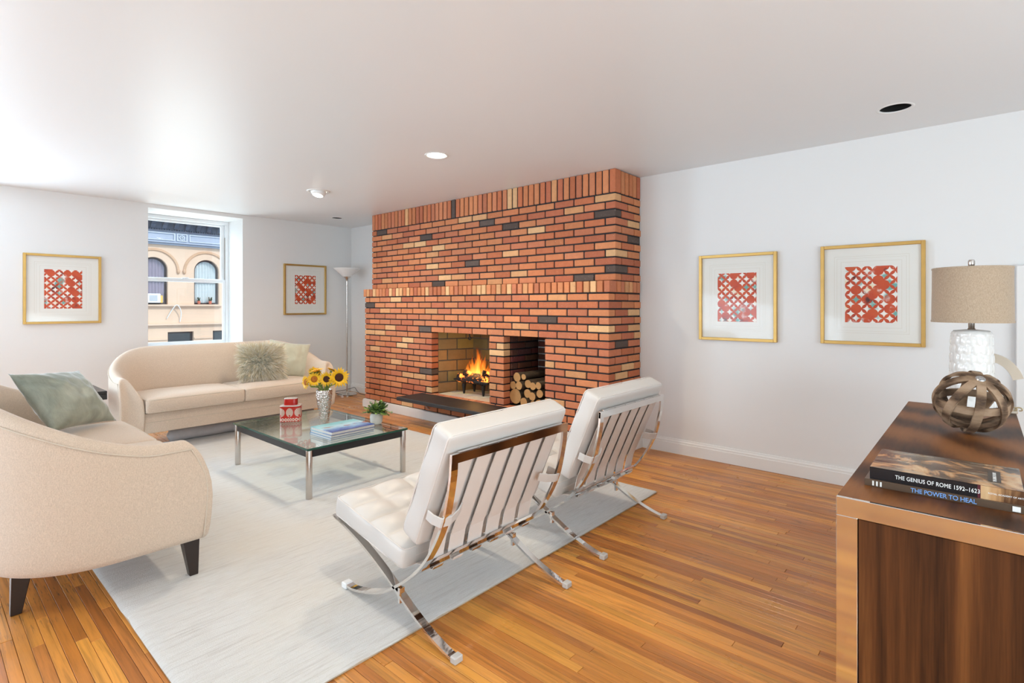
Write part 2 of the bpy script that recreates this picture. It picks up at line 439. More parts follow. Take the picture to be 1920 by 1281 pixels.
def copy_tree(o, parent=None):
    c = o.copy(); COL.objects.link(c); c.parent = parent
    for ch in list(o.children): copy_tree(ch, c)
    return c
def catmull(pts, n=6):
    P = [Vector(p) for p in pts]; P = [P[0]*2-P[1]]+P+[P[-1]*2-P[-2]]; out = []
    for i in range(1, len(P)-2):
        for k in range(n):
            t = k/n; a, b, c, d = P[i-1:i+3]
            out.append(.5*((2*b)+(-a+c)*t+(2*a-5*b+4*c-d)*t*t+(-a+3*b-3*c+d)*t**3))
    out.append(P[-2]); return out
def rbox(hx, hy, hz, r, nx, ny, nz, fn=None):
    """rounded box grid surface centred at 0; fn(p, u, v, side) may displace"""
    mb = MB()
    def rnd(p):
        q = Vector((max(-hx+r, min(hx-r, p[0])), max(-hy+r, min(hy-r, p[1])), max(-hz+r, min(hz-r, p[2]))))
        d = Vector(p)-q
        return q + (d.normalized()*r if d.length > 1e-9 else d)
    def spaced(h, n):    # denser at ends
        return [-h, -h+r*.12, -h+r*.4, -h+r] + [(-h+r)+(2*h-2*r)*k/n for k in range(1, n)] + [h-r, h-r*.4, h-r*.12, h]
    ax = [spaced(hx, nx), spaced(hy, ny), spaced(hz, nz)]; H = (hx, hy, hz)
    for a in range(3):
        b, c = [(1,2),(2,0),(0,1)][a]
        for sg in (-1, 1):
            vs = []; A, B = ax[b], ax[c]
            for x in A:
                for y in B:
                    p = [0,0,0]; p[a] = sg*H[a]; p[b] = x; p[c] = y; p = rnd(p)
                    if fn: p = Vector(fn(p, a, sg))
                    vs.append(p)
            fs = []; nb = len(B)
            for i in range(len(A)-1):
                for j in range(nb-1):
                    q = (i*nb+j, (i+1)*nb+j, (i+1)*nb+j+1, i*nb+j+1); fs.append(q if sg > 0 else q[::-1])
            mb.add(vs, fs)
    return mb

# ------------------------------------------------------------------ the room
XR, YF, ZC = 4.38, 7.08, 2.434
XL, YB = -2.6, -2.6
circ = lambda x, y, r, n=28: [(x+r*math.cos(2*PI*k/n), y+r*math.sin(2*PI*k/n)) for k in range(n)]
CANS = [(2.695,3.155,.078,'lit'), (2.745,5.04,.085,'eye'), (3.745,6.39,.070,'dark'), (3.835,.378,.080,'dark')]
mb = MB(); mb.prism([(XL-.2,YB-.2),(XR+.3,YB-.2),(XR+.3,YF+.62),(XL-.2,YF+.62)], [circ(x,y,r) for x,y,r,_ in CANS], .22, 'XY', ZC)
struct('ceiling', mb, 'ceiling')
mb = MB().box((XR, YB-.2, -.05), (XR+.3, YF+.6, ZC+.01)); struct('wall_right', mb, 'wall')
mb = MB().box((XL-.2, YB-.2, -.05), (XL, YF+.6, ZC+.01)); struct('wall_left', mb, 'wall')
mb = MB().box((XL, YB-.2, -.05), (XR, YB, ZC+.01)); struct('wall_rear', mb, 'wall')
mb = MB(); mb.prism([(XL,-.05),(XR,-.05),(XR,ZC+.01),(XL,ZC+.01)], [[(1.79,.70),(2.82,.70),(2.82,2.388),(1.79,2.388)]], .62, 'XZ', YF)
struct('wall_far', mb, 'wall')
def baseboard(name, a, b, nrm, h=.125):
    mb = MB(); a = Vector(a); b = Vector(b); n = Vector(nrm)
    prof = [(0,0),(.020,0),(.020,h*.70),(.016,h*.74),(.016,h*.84),(.010,h*.90),(.008,h),(0,h)]
    vs = [Vector((*(p+n*d),z)) for p in (a, b) for d, z in prof]; k = len(prof)
    fs = [(i, (i+1)%k, (i+1)%k+k, i+k) for i in range(k)]+[tuple(range(k))[::-1], tuple(range(k,2*k))]
    mb.add(vs, fs); mb.recalc = True; struct(name, mb, 'trim')
baseboard('baseboard_far', (XL,YF), (XR,YF), (0,-1))
baseboard('baseboard_right', (XR,-.14), (XR,2.30), (-1,0))
baseboard('baseboard_corner', (XR,5.90), (XR,YF-.02), (-1,0))
mb = MB().cbox((XR-.02,2.26,.0),(XR,2.30,.04)); 
# raised white panelling edge at the right
mb = MB().cbox((XR-.05,-1.0,0),(XR,-.155,1.51),.004); struct('trim_1', mb, 'trim')

# floor: dark sub floor with oak strips as boards
fl = MB().box((XL,YB,-.06),(XR,YF,-.008)).build('floor', 'gap'); fl['kind'] = 'structure'
F_ = Vector((math.sin(YAW), math.cos(YAW), 0)); R_ = Vector((math.cos(YAW), -math.sin(YAW), 0))
def proj(p):
    p = Vector(p); Z = p.x*F_.x+p.y*F_.y
    if Z < .15: return None
    return 960+997*(p.x*R_.x+p.y*R_.y)/Z, 574-(p.z-1.27)*997/Z
def area_px(quad):
    q = [proj(p) for p in quad]
    if any(a is None for a in q): return 0
    if all(a[0] < 0 or a[0] > 1920 or a[1] < 0 or a[1] > 1281 for a in q): return 0
    return abs(sum(q[i][0]*q[(i+1)%4][1]-q[(i+1)%4][0]*q[i][1] for i in range(4)))/2
BW = .0385
woodc = [(.60,.295,.058), (.46,.19,.045), (.50,.215,.042), (.54,.24,.048), (.46,.19,.038), (.58,.27,.058), (.42,.165,.034), (.52,.225,.046), (.60,.285,.065), (.38,.145,.032)]
boards = []
x = XR
while x > XL:
    y = YB+random.uniform(-1, 0)
    while y < YF:
        L = random.choice([.45,.7,.9,1.2,1.5,1.9])*random.uniform(.85,1.15)
        y0, y1 = max(y, YB), min(y+L, YF)
        if y1-y0 > .02:
            hid = (x < 3.36 and x-BW > .58 and y0 > 1.65 and y1 < 5.6) or (x-BW > 3.85 and y0 > 2.35 and y1 < 5.85)
            vy0, vy1 = y0, y1
            if .58 < x-BW/2 < 3.36:    # part under the rug does not show
                if y0 < 1.65: vy1 = min(y1, 1.65)
                elif y1 > 5.6: vy0 = max(y0, 5.6)
            a = 0 if hid else area_px([(x-BW,vy0,0),(x,vy0,0),(x,vy1,0),(x-BW,vy1,0)])
            if x-BW/2 > 1.66 and x < 3.54 and y0 < .28: a *= .1
            boards.append((a, x-BW, y0, y1, random.choice(woodc), random.uniform(-.0006,.0005)))
        y += L
    x -= BW
boards.sort(key=lambda b: -b[0])
rest = MB()
for k, (a, x0, y0, y1, c, dz) in enumerate(boards):
    j = random.uniform(.9, 1.15); c = (c[0]*j*1.12, c[1]*j, c[2]*j*.9)
    g = .0007
    if k < 300:
        b = MB(); b.tc = c; cx, cy = x0+BW/2, (y0+y1)/2
        b.cbox((-BW/2+g, -(y1-y0)/2+g, -.008), (BW/2-g, (y1-y0)/2-g, dz), .0008)
        b.build('floorboard', 'oak', fl, (cx, cy, 0), tint=True)
    else:
        rest.tc = c; rest.box((x0+g, y0+g, -.008), (x0+BW-g, y1-g, dz))
o = rest.build('floorboard', 'oak', fl, tint=True); o['kind'] = 'stuff'

# window 1: double hung
def boxes(*bs, c=.003):
    m_ = MB()
    for a, b in bs: m_.cbox(a, b, c)
    return m_
W0, W1, WY = 1.79, 2.82, 7.55
w1 = boxes(((W0,WY-.05,.70),(W1,WY+.09,.735)), ((W0,WY-.02,2.345),(W1,WY+.09,2.388)), ((W0,WY-.02,.735),(W0+.03,WY+.09,2.345)), ((W1-.035,WY-.02,.735),(W1,WY+.09,2.345)),
           ((W0,YF+.02,.70),(W1,WY,.715))).build('window_1', 'white_pvc')
w1['kind'] = 'structure'
def sash(z0, z1, y, par, st=.04, b0=.05, b1=.04):
    x0, x1 = W0+.03, W1-.036
    o = boxes(((x0,y,z0),(x0+st,y+.032,z1)), ((x1-st,y,z0),(x1,y+.032,z1)), ((x0+st,y,z0),(x1-st,y+.032,z0+b0)), ((x0+st,y,z1-b1),(x1-st,y+.032,z1))).build('window_sash', 'white_pvc', par)
    p = MB().box((x0+st-.004,y+.012,z0+b0-.004),(x1-st+.004,y+.016,z1-b1+.004)).build('window_pane', 'glass', o)
sash(.775, 1.62, WY-.005, w1, .032, .05, .046)
sash(1.585, 2.345, WY+.034, w1, .042, .04, .028)
boxes(((2.28,WY-.03,1.62),(2.34,WY+.02,1.632))).build('sash_lock', 'white_pvc', w1)
boxes(((W1-.045,WY-.012,2.18),(W1-.036,WY-.002,2.345))).build('sash_track', 'white_pvc', w1)
MB().box((W1-.0365,WY-.006,.80),(W1-.0355,WY+.03,2.18)).build('sash_track', 'steel', w1)

# unseen frames: the second street window, then two added around the fill lamps
def side_frame(name, c, axis, hw, hh):
    mb = MB(); x, y, z = c; t = .07; d = .05
    for u0, u1, z0, z1 in ((-hw-t,-hw,z-hh-t,z+hh+t), (hw,hw+t,z-hh-t,z+hh+t), (-hw,hw,z-hh-t,z-hh), (-hw,hw,z+hh,z+hh+t)):
        if axis == 'x': mb.cbox((x+u0,y-d/2,z0),(x+u1,y+d/2,z1),.004)
        else: mb.cbox((x-d/2,y+u0,z0),(x+d/2,y+u1,z1),.004)
    struct(name, mb, 'white_pvc')
side_frame('window_2', (-.45,YF-.03,1.5), 'x', .66, .80)
side_frame('side_fill_frame', (XL+.03,3.6,1.2), 'y', 1.72, .85)
side_frame('rear_fill_frame', (.6,YB+.03,1.25), 'x', 2.12, .85)

# ------------------------------------------------------------------ house across the street
M['stone'] = simple('brownstone', (.74,.54,.40), .9, nscale=1.3, namt=.10, bump=.2, bscale=14, bdist=.01)
M['stone_trim'] = simple('brownstone_trim', (.62,.40,.26), .9, nscale=3, namt=.1)
M['cornice'] = simple('painted_cornice', (.40,.45,.55), .6, nscale=4, namt=.1)
M['cornice_shaded'] = simple('shaded_cornice', (.09,.11,.16), .7, nscale=5, namt=.4)  # overhang's shadow put into the colour of the bracket zone
M['cornice_hi'] = simple('cornice_edges', (.62,.67,.76), .5)
M['curtain'] = simple('white_curtain', (.86,.87,.85), .8, nscale=2, namt=.1)
M['lilac'] = simple('lilac_curtain', (.45,.34,.42), .8, nscale=3, namt=.2)
M['dark_frame'] = simple('brown_window_frame', (.055,.042,.045), .6)
M['far_glass'] = glassy('street_glass', (.9,.92,.93), .02, 1.2)
M['plastic'] = simple('white_plastic', (.85,.86,.86), .4)
M['grille'] = simple('grey_grille', (.55,.57,.60), .5)
M['road'] = simple('road', (.22,.21,.2), .9, nscale=.5)
struct('ground_street', MB().box((-30,8.2,-9.2),(40,60,-9)), 'road')
hb = thing('brownstone_house', 'sunlit brownstone house with shaded cornice and arched windows, seen through the window', 'building', (8,25,-9))
YH = 25.; O = (-8,-25,9)
def arch(cx, hw, z0, zs, n=16):
    return [(cx-hw,z0),(cx+hw,z0)]+[(cx+hw*math.cos(PI*k/n), zs+hw*1.0*math.sin(PI*k/n)) for k in range(n+1)]
AX = [4.57, 6.52, 8.472, 10.42]
LW = [5.07, 7.485, 9.19, 11.6]
holes = [arch(c, .49, 1.34, 2.76) for c in AX]+[[(c-.477,-1.6),(c+.477,-1.6),(c+.477,.20),(c-.477,.20)] for c in LW]
mb = MB(); mb.prism([(-4,-9),(20,-9),(20,3.80),(-4,3.80)], holes, .35, 'XZ', YH); mb.build('facade', 'stone', hb, O)
MB().box((-4,YH+2.0,-9),(20,YH+2.1,5)).build('inner_wall', 'dark', hb, O)
for c in AX:
    mb = MB()
    for rr, dd in ((.845,.07),(.885,.05)):
        mb.tube([(c+rr*math.cos(a), YH-.01, 2.70+rr*math.sin(a)) for a in [PI*k/24 for k in range(25)]], dd*.6, 6)
    for sg in (-1,1): mb.lathe([(.03,-.10),(.065,-.03),(.065,.05),(.03,.1)], (c+sg*.865,YH-.02,2.70), 10)
    mb.build('hood_mould', 'stone_trim', hb, O, smooth=True)
def far_window(c, hw, z0, zt, arched, curt):
    y = YH+.15; zs = zt-hw if arched else zt
    out = arch(c, hw, z0, zs) if arched else [(c-hw,z0),(c+hw,z0),(c+hw,zt),(c-hw,zt)]
    inn = arch(c, hw-.07, z0+.07, zs) if arched else [(c-hw+.07,z0+.07),(c+hw-.07,z0+.07),(c+hw-.07,zt-.07),(c-hw+.07,zt-.07)]
    mb = MB(); mb.prism(out, [inn], .06, 'XZ', y); mb.box((c-hw+.06,y,(z0+zt)/2-.03),(c+hw-.06,y+.05,(z0+zt)/2+.03)); f = mb.build('window', 'dark_frame', hb, O)
    mb = MB(); mb.prism(inn, [], .01, 'XZ', y+.03); mb.build('pane', 'far_glass', f)
    if curt:
        def fn(u, v): return (c-hw+.06+u*(2*hw-.12), y+.08+.02*math.sin(u*44)+.015*math.sin(u*95), z0+.05+v*(zt-z0-.1))
        MB().grid(fn, 60, 1).build('curtain', curt, f, smooth=True)
for i, c in enumerate(AX): far_window(c, .49, 1.34, 3.25, True, 'lilac' if i == 1 else 'curtain')
for c in LW: far_window(c, .477, -1.6, .20, False, None)
for i, (x0, x1, z0, z1, d) in enumerate([(-4,9.03,1.22,1.33,.16),(-4,20,.44,.55,.16),(-4,6.95,-.92,-.84,.1),(-4,20,1.285,1.345,.10)][:2]):
    mb = MB(); mb.cbox((x0,YH-d,z0+.04),(x1,YH,z1),.01); mb.cbox((x0,YH-d*.5,z0),(x1,YH,z0+.04),.005); mb.build('string_course', 'stone_trim' if 0 else 'stone', hb, O)
for x0, x1 in ((-4,6.99),(7.98,8.69)):
    MB().cbox((x0,YH-.05,-.02-.1),(x1,YH,.0-.06),.004).build('string_course', 'stone', hb, O)
# cornice: panels, medallion, brackets, dentils, overhang
mb = MB(); mb.cbox((-4,YH-.14,3.76),(20,YH+.2,3.84),.02); mb.cbox((-4,YH-.24,3.84),(20,YH+.2,3.90),.01); mb.box((-4,YH-.10,3.90),(20,YH+.2,4.34)); mb.build('frieze', 'cornice', hb, O)
def panel(x0, x1):
    a, b = 3.945, 4.255; t = .035; y = YH-.15
    mb = MB()
    for p, q in (((x0,y,a),(x1,YH-.1,a+t)), ((x0,y,b-t),(x1,YH-.1,b)), ((x0,y,a+t),(x0+t,YH-.1,b-t)), ((x1-t,y,a+t),(x1,YH-.1,b-t))): mb.cbox(p, q, .005)
    mb.build('frieze_panel', 'cornice_hi', hb, O)
for x0, x1 in ((3.2,4.9),(5.5,7.23),(7.76,9.6),(10.1,11.9)): panel(x0, x1)
for cx in (5.2, 7.49):
    panel(cx-.19, cx+.19); mb = MB()
    for k in range(8):
        a = k*PI/4; mb.lathe([(.0,-.05),(.035,0),(0,.05)], (cx+.085*math.cos(a),YH-.12,4.10+.085*math.sin(a)), 8)
    mb.lathe([(.0,-.04),(.045,0),(0,.04)], (cx,YH-.13,4.10), 8); mb.build('rosette', 'cornice_hi', hb, O, smooth=True)
MB().box((-4,YH-.06,4.34),(20,YH+.2,4.98)).build('bracket_band', 'cornice_shaded', hb, O)
mb = MB()
for k in range(90): mb.box((3.+k*.09,YH-.13,4.36),(3.045+k*.09,YH-.06,4.41))
mb.box((-4,YH-.16,4.30),(20,YH-.05,4.355)); o = mb.build('dentil', 'cornice_shaded', hb, O); o['kind'] = 'stuff'
for k in range(22):
    x = 3.1+k*.41; b = MB()
    b.prism([(YH-.06,4.42),(YH-.12,4.42),(YH-.2,4.55),(YH-.42,4.66),(YH-.5,4.84),(YH-.06,4.84)], [], .15, 'YZ', x); b.build('bracket', 'cornice_shaded', hb, O)
mb = MB(); mb.cbox((-4,YH-.75,4.84),(20,YH+.2,4.90),.01); mb.cbox((-4,YH-.82,4.90),(20,YH+.2,4.95),.01); mb.cbox((-4,YH-.72,4.95),(20,YH+.4,5.3),.02); mb.build('cornice_shelf', 'cornice', hb, O)
ac = thing('air_conditioner', 'white window air conditioner in the left arched window across the street', 'air conditioner', (6.45,24.9,1.40))
MB().cbox((-.22,-.12,0),(.25,.33,.37),.02).build('casing', 'plastic', ac); 
mb = MB(); mb.cbox((-.14,-.128,.07),(.14,-.118,.31),.004)
for k in range(8): mb.box((-.13,-.135,.085+k*.028),(.13,-.127,.093+k*.028))
mb.build('grille', 'grille', ac); MB().cbox((.26,.0,.0),(.36,.3,.30),.01).build('side_panel', simple('amber_panel', (.8,.5,.12), .5), ac)
for x, h, c in ((8.18,.30,'leafy'), (8.62,.34,'leafy')):
    po = thing('potted_plant', 'small dark potted plant at %s of the right arched window across the street' % ('left' if x < 8.4 else 'right'), 'plant', (x,25.04,1.36))
    MB().lathe([(.05,0),(.065,.12),(.055,.13)], n=12).build('pot', simple('terracotta', (.55,.16,.1), .7), po)
    mb = MB(); 
    for k in range(14):
        a = random.uniform(0, 6.28); d = Vector((math.cos(a)*.07, math.sin(a)*.05, random.uniform(.12,.26))); mb.bar([(0,0,.1), d*.6+Vector((0,0,.05)), d+Vector((0,0,.04))], .03, .006)
    mb.build('foliage', simple('far_leaf', (.03,.05,.03), .7), po)
pts = catmull([(6.96,24.96,.75),(7.10,24.9,1.05),(7.25,24.82,1.30),(7.36,24.8,1.24),(7.44,24.84,1.05),(7.46,24.9,.85),(7.44,24.97,.60)], 6)
tag(MB().tube(pts, .018, 6).build('conduit', M['plastic'], smooth=True), 'bent white conduit on the brownstone wall below the window sill', 'pipe')

# ------------------------------------------------------------------ fireplace
FX, UX = 3.83, 3.935     # front planes of lower and upper brickwork
Y0, Y1 = 2.31, 5.87
ZB, ZM = .105, 1.387     # base trim top, underside of rowlock
CH = (ZM-ZB)/19          # course height
fp = thing('fireplace', 'wide red brick fireplace wall with black mortar and two square openings', 'fireplace', (4.1,4.09,0))
OF = (-4.1,-4.09,0)
OP = [(3.683,4.567), (2.98,3.489)]; OZ0, OZ1 = ZB+3*CH-.012, ZB+13*CH
G = .010
mb = MB()
mb.box((UX+G,Y0+G,ZM),(XR-.002,Y1-G,ZC-.004))
lx = FX+G
mb.box((lx,Y0+G,OZ1),(XR,Y1-G,ZM+.05)); mb.box((lx,Y0+G,.0),(XR,Y1-G,OZ0-.005))
for a, b in ((Y0,2.98),(3.489,3.683),(4.567,Y1)):
    mb.box((lx,(a+G if a == Y0 else a+G),OZ0-.01),(XR if a != 3.489 else FX+.11,(b-G),OZ1+.01))
mb.box((FX+.10,3.489+G,OZ0-.01),(XR,3.60,OZ1+.01))
mb.build('mortar', 'mortar', fp, OF)
reds = [srgb(186,118,84), srgb(178,106,76), srgb(192,124,88), srgb(170,100,76), srgb(188,122,92), srgb(180,112,86), srgb(196,130,94)]
pale = [srgb(202,156,118), srgb(210,170,132), srgb(196,144,106)]
darkb = [srgb(92,80,78), srgb(82,70,68)]
def bcol(r=None):
    r = random.random() if r is None else r
    c = random.choice(reds) if r < .88 else random.choice(pale) if r < .973 else random.choice(darkb)
    j = random.uniform(.9, 1.1); return (c[0]*j*1.04, c[1]*j*.98, c[2]*j*.84)
bricks = []
def brick(a, b, c=None, face='x', mat=None, name='brick', matn='brick', jit=.0022):
    d = random.uniform(-jit, jit)
    a = list(a); b = list(b)
    if face == 'x': a[0] += d
    elif face == 'y': a[1] += d
    for i in range(3):
        if abs(b[i]-a[i]) > .03 and i != (0 if face == 'x' else 1): a[i] += random.uniform(-.0008,.0008); b[i] += random.uniform(-.0008,.0008)
    if face == 'x': q = [(a[0],a[1],a[2]),(a[0],b[1],a[2]),(a[0],b[1],b[2]),(a[0],a[1],b[2])]
    else: q = [(a[0],a[1],a[2]),(b[0],a[1],a[2]),(b[0],a[1],b[2]),(a[0],a[1],b[2])]
    if mat: q = [mat @ Vector(p) for p in q]
    bricks.append((area_px(q), a, b, c or bcol(), mat, name, matn))
J = .0135
def course(y0, y1, z, h, X, fulls_first, corner0=False, corner1=False, depth=.098):
    """bricks from y1 (left end in view) to y0; half bricks at the ends in alternate courses"""
    L = y1-y0; U = .2158; n = L/U
    if abs(n-round(n)) < .2 or n > 5 and abs(n-round(n)) < .08:
        N = round(n); U = (L+J)/N
        sizes = [U-J]*N if fulls_first else [U/2-J]+[U-J]*(N-1)+[U/2-J]
    elif n > 10:
        N = round(n-.5); U = (L+J)/(N+.5)
        sizes = [U-J]*N+[U/2-J] if fulls_first else [U/2-J]+[U-J]*N
    else:
        sizes = [L] if fulls_first else [L/2-J/2]*2
    y = y1
    for i, s_ in enumerate(sizes):
        dp = depth
        if corner0 and i == len(sizes)-1 and s_ < .15: dp = .205
        brick((X, y-s_, z), (X+dp, y, z+h)); y -= s_+J
    return sizes
for k in range(19):
    z = ZB+k*CH; h = CH-.0125; odd = k % 2 == 0
    if 3 <= k < 13:
        course(4.567, Y1, z, h, FX, odd); course(3.489, 3.683, z, h, FX, odd)
        s_ = course(Y0, 2.98, z, h, FX, odd, True)
        last = s_[-1]
    else:
        last = course(Y0, Y1, z, h, FX, not odd, True)[-1]
    x = FX + (.205 if last < .15 else .098) + J
    while x < XR-.02:
        e = min(x+.205, XR-.003); brick((x, Y0, z), (e, Y0+.05, z+h), face='y'); x = e+J
for k in range(11):
    z = ZM+.102+k*.0679; h = .0679-.0125; odd = k % 2 == 0
    last = course(Y0, Y1, z, h, UX, not odd, True)[-1]
    x = UX + (.205 if last < .15 else .098) + J
    while x < XR-.02:
        e = min(x+.205, XR-.003); brick((x, Y0, z), (e, Y0+.05, z+h), face='y'); x = e+J
# rowlock ledge and soldier course
n = 53; p = (Y1-Y0+.03+J)/n
for i in range(n): brick((FX-.014, Y1+.015-(i+1)*p+J, ZM), (FX+.10, Y1+.015-i*p, ZM+.094), bcol(random.random()*.34+.64))
x = FX+.10+J
while x < XR-.02: e = min(x+.056, XR-.003); brick((x, Y0-.014, ZM), (e, Y0+.06, ZM+.094), bcol(random.random()*.34+.64), 'y'); x = e+J
n = 52; p = (Y1-Y0+J)/n; zs = ZM+.102+11*.0679
for i in range(n): brick((UX, Y1-(i+1)*p+J, zs), (UX+.09, Y1-i*p, ZC-.002))
x = UX+.09+J
while x < XR-.02: e = min(x+.056, XR-.003); brick((x, Y0, zs), (e, Y0+.05, ZC-.006), face='y'); x = e+J
# wood store lining (dark bricks)
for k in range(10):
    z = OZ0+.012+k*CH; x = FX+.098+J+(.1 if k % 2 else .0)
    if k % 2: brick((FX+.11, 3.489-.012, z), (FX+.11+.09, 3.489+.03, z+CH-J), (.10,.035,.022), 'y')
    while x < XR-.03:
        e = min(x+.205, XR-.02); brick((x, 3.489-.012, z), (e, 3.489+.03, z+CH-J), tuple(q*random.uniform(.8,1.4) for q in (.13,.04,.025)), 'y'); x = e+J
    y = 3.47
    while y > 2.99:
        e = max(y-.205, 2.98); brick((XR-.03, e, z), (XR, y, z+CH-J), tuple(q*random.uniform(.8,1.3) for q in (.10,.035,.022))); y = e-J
# firebox lining of large yellow bricks: splayed wall and back wall
P0, P1 = Vector((FX+.10,4.567,0)), Vector((4.37,4.43,0)); dd = (P1-P0); Ls = dd.length; ang = math.atan2(dd.y, dd.x)
Mt = Matrix.Translation(P0) @ Matrix.Rotation(ang, 4, 'Z')
FH = .122
def fbcol(): return tuple(q*random.uniform(.85,1.1) for q in (.36,.225,.085))
for k in range(6):
    z = OZ0+k*FH; z1 = min(z+FH-.011, OZ1)
    if z1-z < .02: continue
    x = -.12 if k % 2 else 0.
    while x < Ls-.01:
        e = min(x+.225, Ls); a = max(x, 0)
        if e-a > .02: brick((a, 0, z), (e, .03, z1), fbcol(), 'y', Mt, 'firebrick', 'firebrick', .001)
        x = e+.011 if x+.225 < Ls else Ls
    y = 4.42 - (.0 if k % 2 else .12); yy = 4.43
    while yy > 3.62:
        e = max(y-.225, 3.60) if yy < 4.43 else y
        e = yy-.225 if yy < 4.43 else (4.43-.11 if k % 2 else 4.43-.225)
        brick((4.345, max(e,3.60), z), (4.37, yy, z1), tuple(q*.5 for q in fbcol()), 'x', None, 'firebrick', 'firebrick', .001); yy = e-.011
    yy = FX+.11
    while yy < 4.33: 
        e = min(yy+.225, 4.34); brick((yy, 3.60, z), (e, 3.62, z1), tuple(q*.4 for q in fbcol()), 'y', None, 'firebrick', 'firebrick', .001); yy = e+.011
mb = MB(); mb.prism([(FX+.10,4.60),(FX+.10,4.572),(4.375,4.436),(4.38,4.436),(4.38,4.60)], [], OZ1-OZ0, 'XY', OZ0); mb.build('firebox_lining', 'grey_mortar', fp, OF)
mb = MB().box((4.35,3.6,OZ0),(4.38,4.5,OZ1)); mb.box((FX+.1,3.595,OZ0),(4.38,3.612,OZ1)); mb.build('firebox_back', 'grey_mortar', fp, OF)
# firebox floor tiles
for i in range(3):
    for j in range(5):
        x0 = FX+.05+i*.165; y0 = 3.62+j*.20+(.1 if i % 2 else 0)-.1
        y1_ = min(y0+.19, 4.56-(i*.05)); y0 = max(y0, 3.62)
        if y1_-y0 > .03: bricks.append((60, [x0,y0,OZ0-.02], [x0+.155,y1_,OZ0+.006], tuple(q*random.uniform(.85,1.1) for q in (.60,.53,.42)), None, 'hearth_tile', 'firebrick'))
for j in range(9): bricks.append((50, [FX,3.69+j*.098,OZ0-.02], [FX+.045,3.78+j*.098,OZ0+.005], bcol(.5), None, 'brick', 'brick'))
bl = [b for b in bricks if b[5] == 'brick']; bl.sort(key=lambda b: -b[0])
rest = MB(); nb = 0
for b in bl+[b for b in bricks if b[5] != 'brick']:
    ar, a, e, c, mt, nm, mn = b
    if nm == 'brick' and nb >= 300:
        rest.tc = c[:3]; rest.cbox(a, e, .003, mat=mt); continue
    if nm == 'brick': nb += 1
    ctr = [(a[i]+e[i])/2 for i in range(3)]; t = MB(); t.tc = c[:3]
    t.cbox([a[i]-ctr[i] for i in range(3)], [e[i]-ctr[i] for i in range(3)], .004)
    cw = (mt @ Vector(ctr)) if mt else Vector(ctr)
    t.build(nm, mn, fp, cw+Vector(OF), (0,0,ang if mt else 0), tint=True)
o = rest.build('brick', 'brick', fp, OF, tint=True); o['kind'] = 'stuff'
mb = MB(); mb.cbox((3.478,3.30,.252),(3.835,4.735,.290),.004); mb.cbox((3.836,3.70,.262),(3.85,4.56,.288),.002)
tag(mb.build('hearth_slab', 'slate', fp, OF), 'black slate hearth shelf jutting out under the fire opening')
mb = MB()
for y in (4.60,3.45):
    mb.bar([(3.82,y,.13),(3.70,y,.235),(3.60,y,.250)], .02, .012, (0,1,0)); mb.box((3.6,y-.01,.24),(3.82,y+.01,.252))
mb.build('slab_bracket', 'steel', fp, OF)
mb = MB(); mb.prism([(Y0-.002,0),(Y1+.01,0),(Y1+.01,.075),(Y1-.01,.10),(Y0-.002,.10)], [], .035, 'YZ', FX-.032); mb.box((FX-.0,Y0-.03,0),(XR,Y0+.005,.10))
struct('baseboard_fireplace', mb, 'trim', bevel=.004)
mb = MB(); mb.tube(catmull([(4.02,4.16,OZ1+.02),(4.02,4.16,.945),(4.02,4.14,.925),(4.02,4.155,.905),(4.02,4.175,.915),(4.02,4.17,.93)], 5), .006, 8)
mb.build('damper_hook', 'soot', fp, OF, smooth=True)

# grate, fire and logs
HZ = OZ0+.006
gt = thing('fire_grate', 'black cast iron grate holding the burning logs', 'fire grate', (4.15,4.15,HZ))
mb = MB()
def tray(u, v):
    x = (u-.5)*.26; y = (v-.5)*.52; e = max(abs(u-.5)*2, abs(v-.5)*2); return (x, y, .110+.045*e**3)
for i in range(14):
    mb.bar([tray(k/10, (i+.5)/14) for k in range(11)], .011, .008, (0,1,0))
for i in (1, 5, 9): mb.bar([tray(i/10, k/10) for k in range(11)], .012, .010, (1,0,0))
for u in (0, 1): mb.bar([tray(u, k/16) for k in range(17)], .012, .014, (1,0,0))
for v_ in (0, 1): mb.bar([tray(k/10, v_) for k in range(11)], .012, .014, (0,1,0))
mb.build('tray', 'soot', gt)
for sx in (-1,1):
    for sy in (-1,1):
        MB().lathe([(.010,0),(.014,.03),(.022,.09),(.024,.115)], (0,0,0), 8).build('leg', 'soot', gt, (sx*.08, sy*.15, .0))
def log_mesh(L, r, bend=0., sd=0, taper=.95):
    mb = MB(); n = 14; prof = []
    for i in range(9):
        t = i/8; c = Vector((bend*math.sin(PI*t), t*L, 0)); rr = r*(1-(1-taper)*t)
        for k in range(n):
            a = 2*PI*k/n; q = rr*(1+.10*noise.noise(Vector((math.cos(a)*1.3+sd, math.sin(a)*1.3, t*2))))
            prof.append((c.x+q*math.cos(a), c.y, q*math.sin(a)))
    fs = [(i*n+k, (i+1)*n+k, (i+1)*n+(k+1)%n, i*n+(k+1)%n) for i in range(8) for k in range(n)]
    mb.add(prof, fs, 0); o_ = len(mb.v)
    mb.add([prof[k] for k in range(n)], [tuple(range(n))], 1); mb.add([prof[8*n+k] for k in range(n)], [tuple(range(n))[::-1]], 1)
    return mb
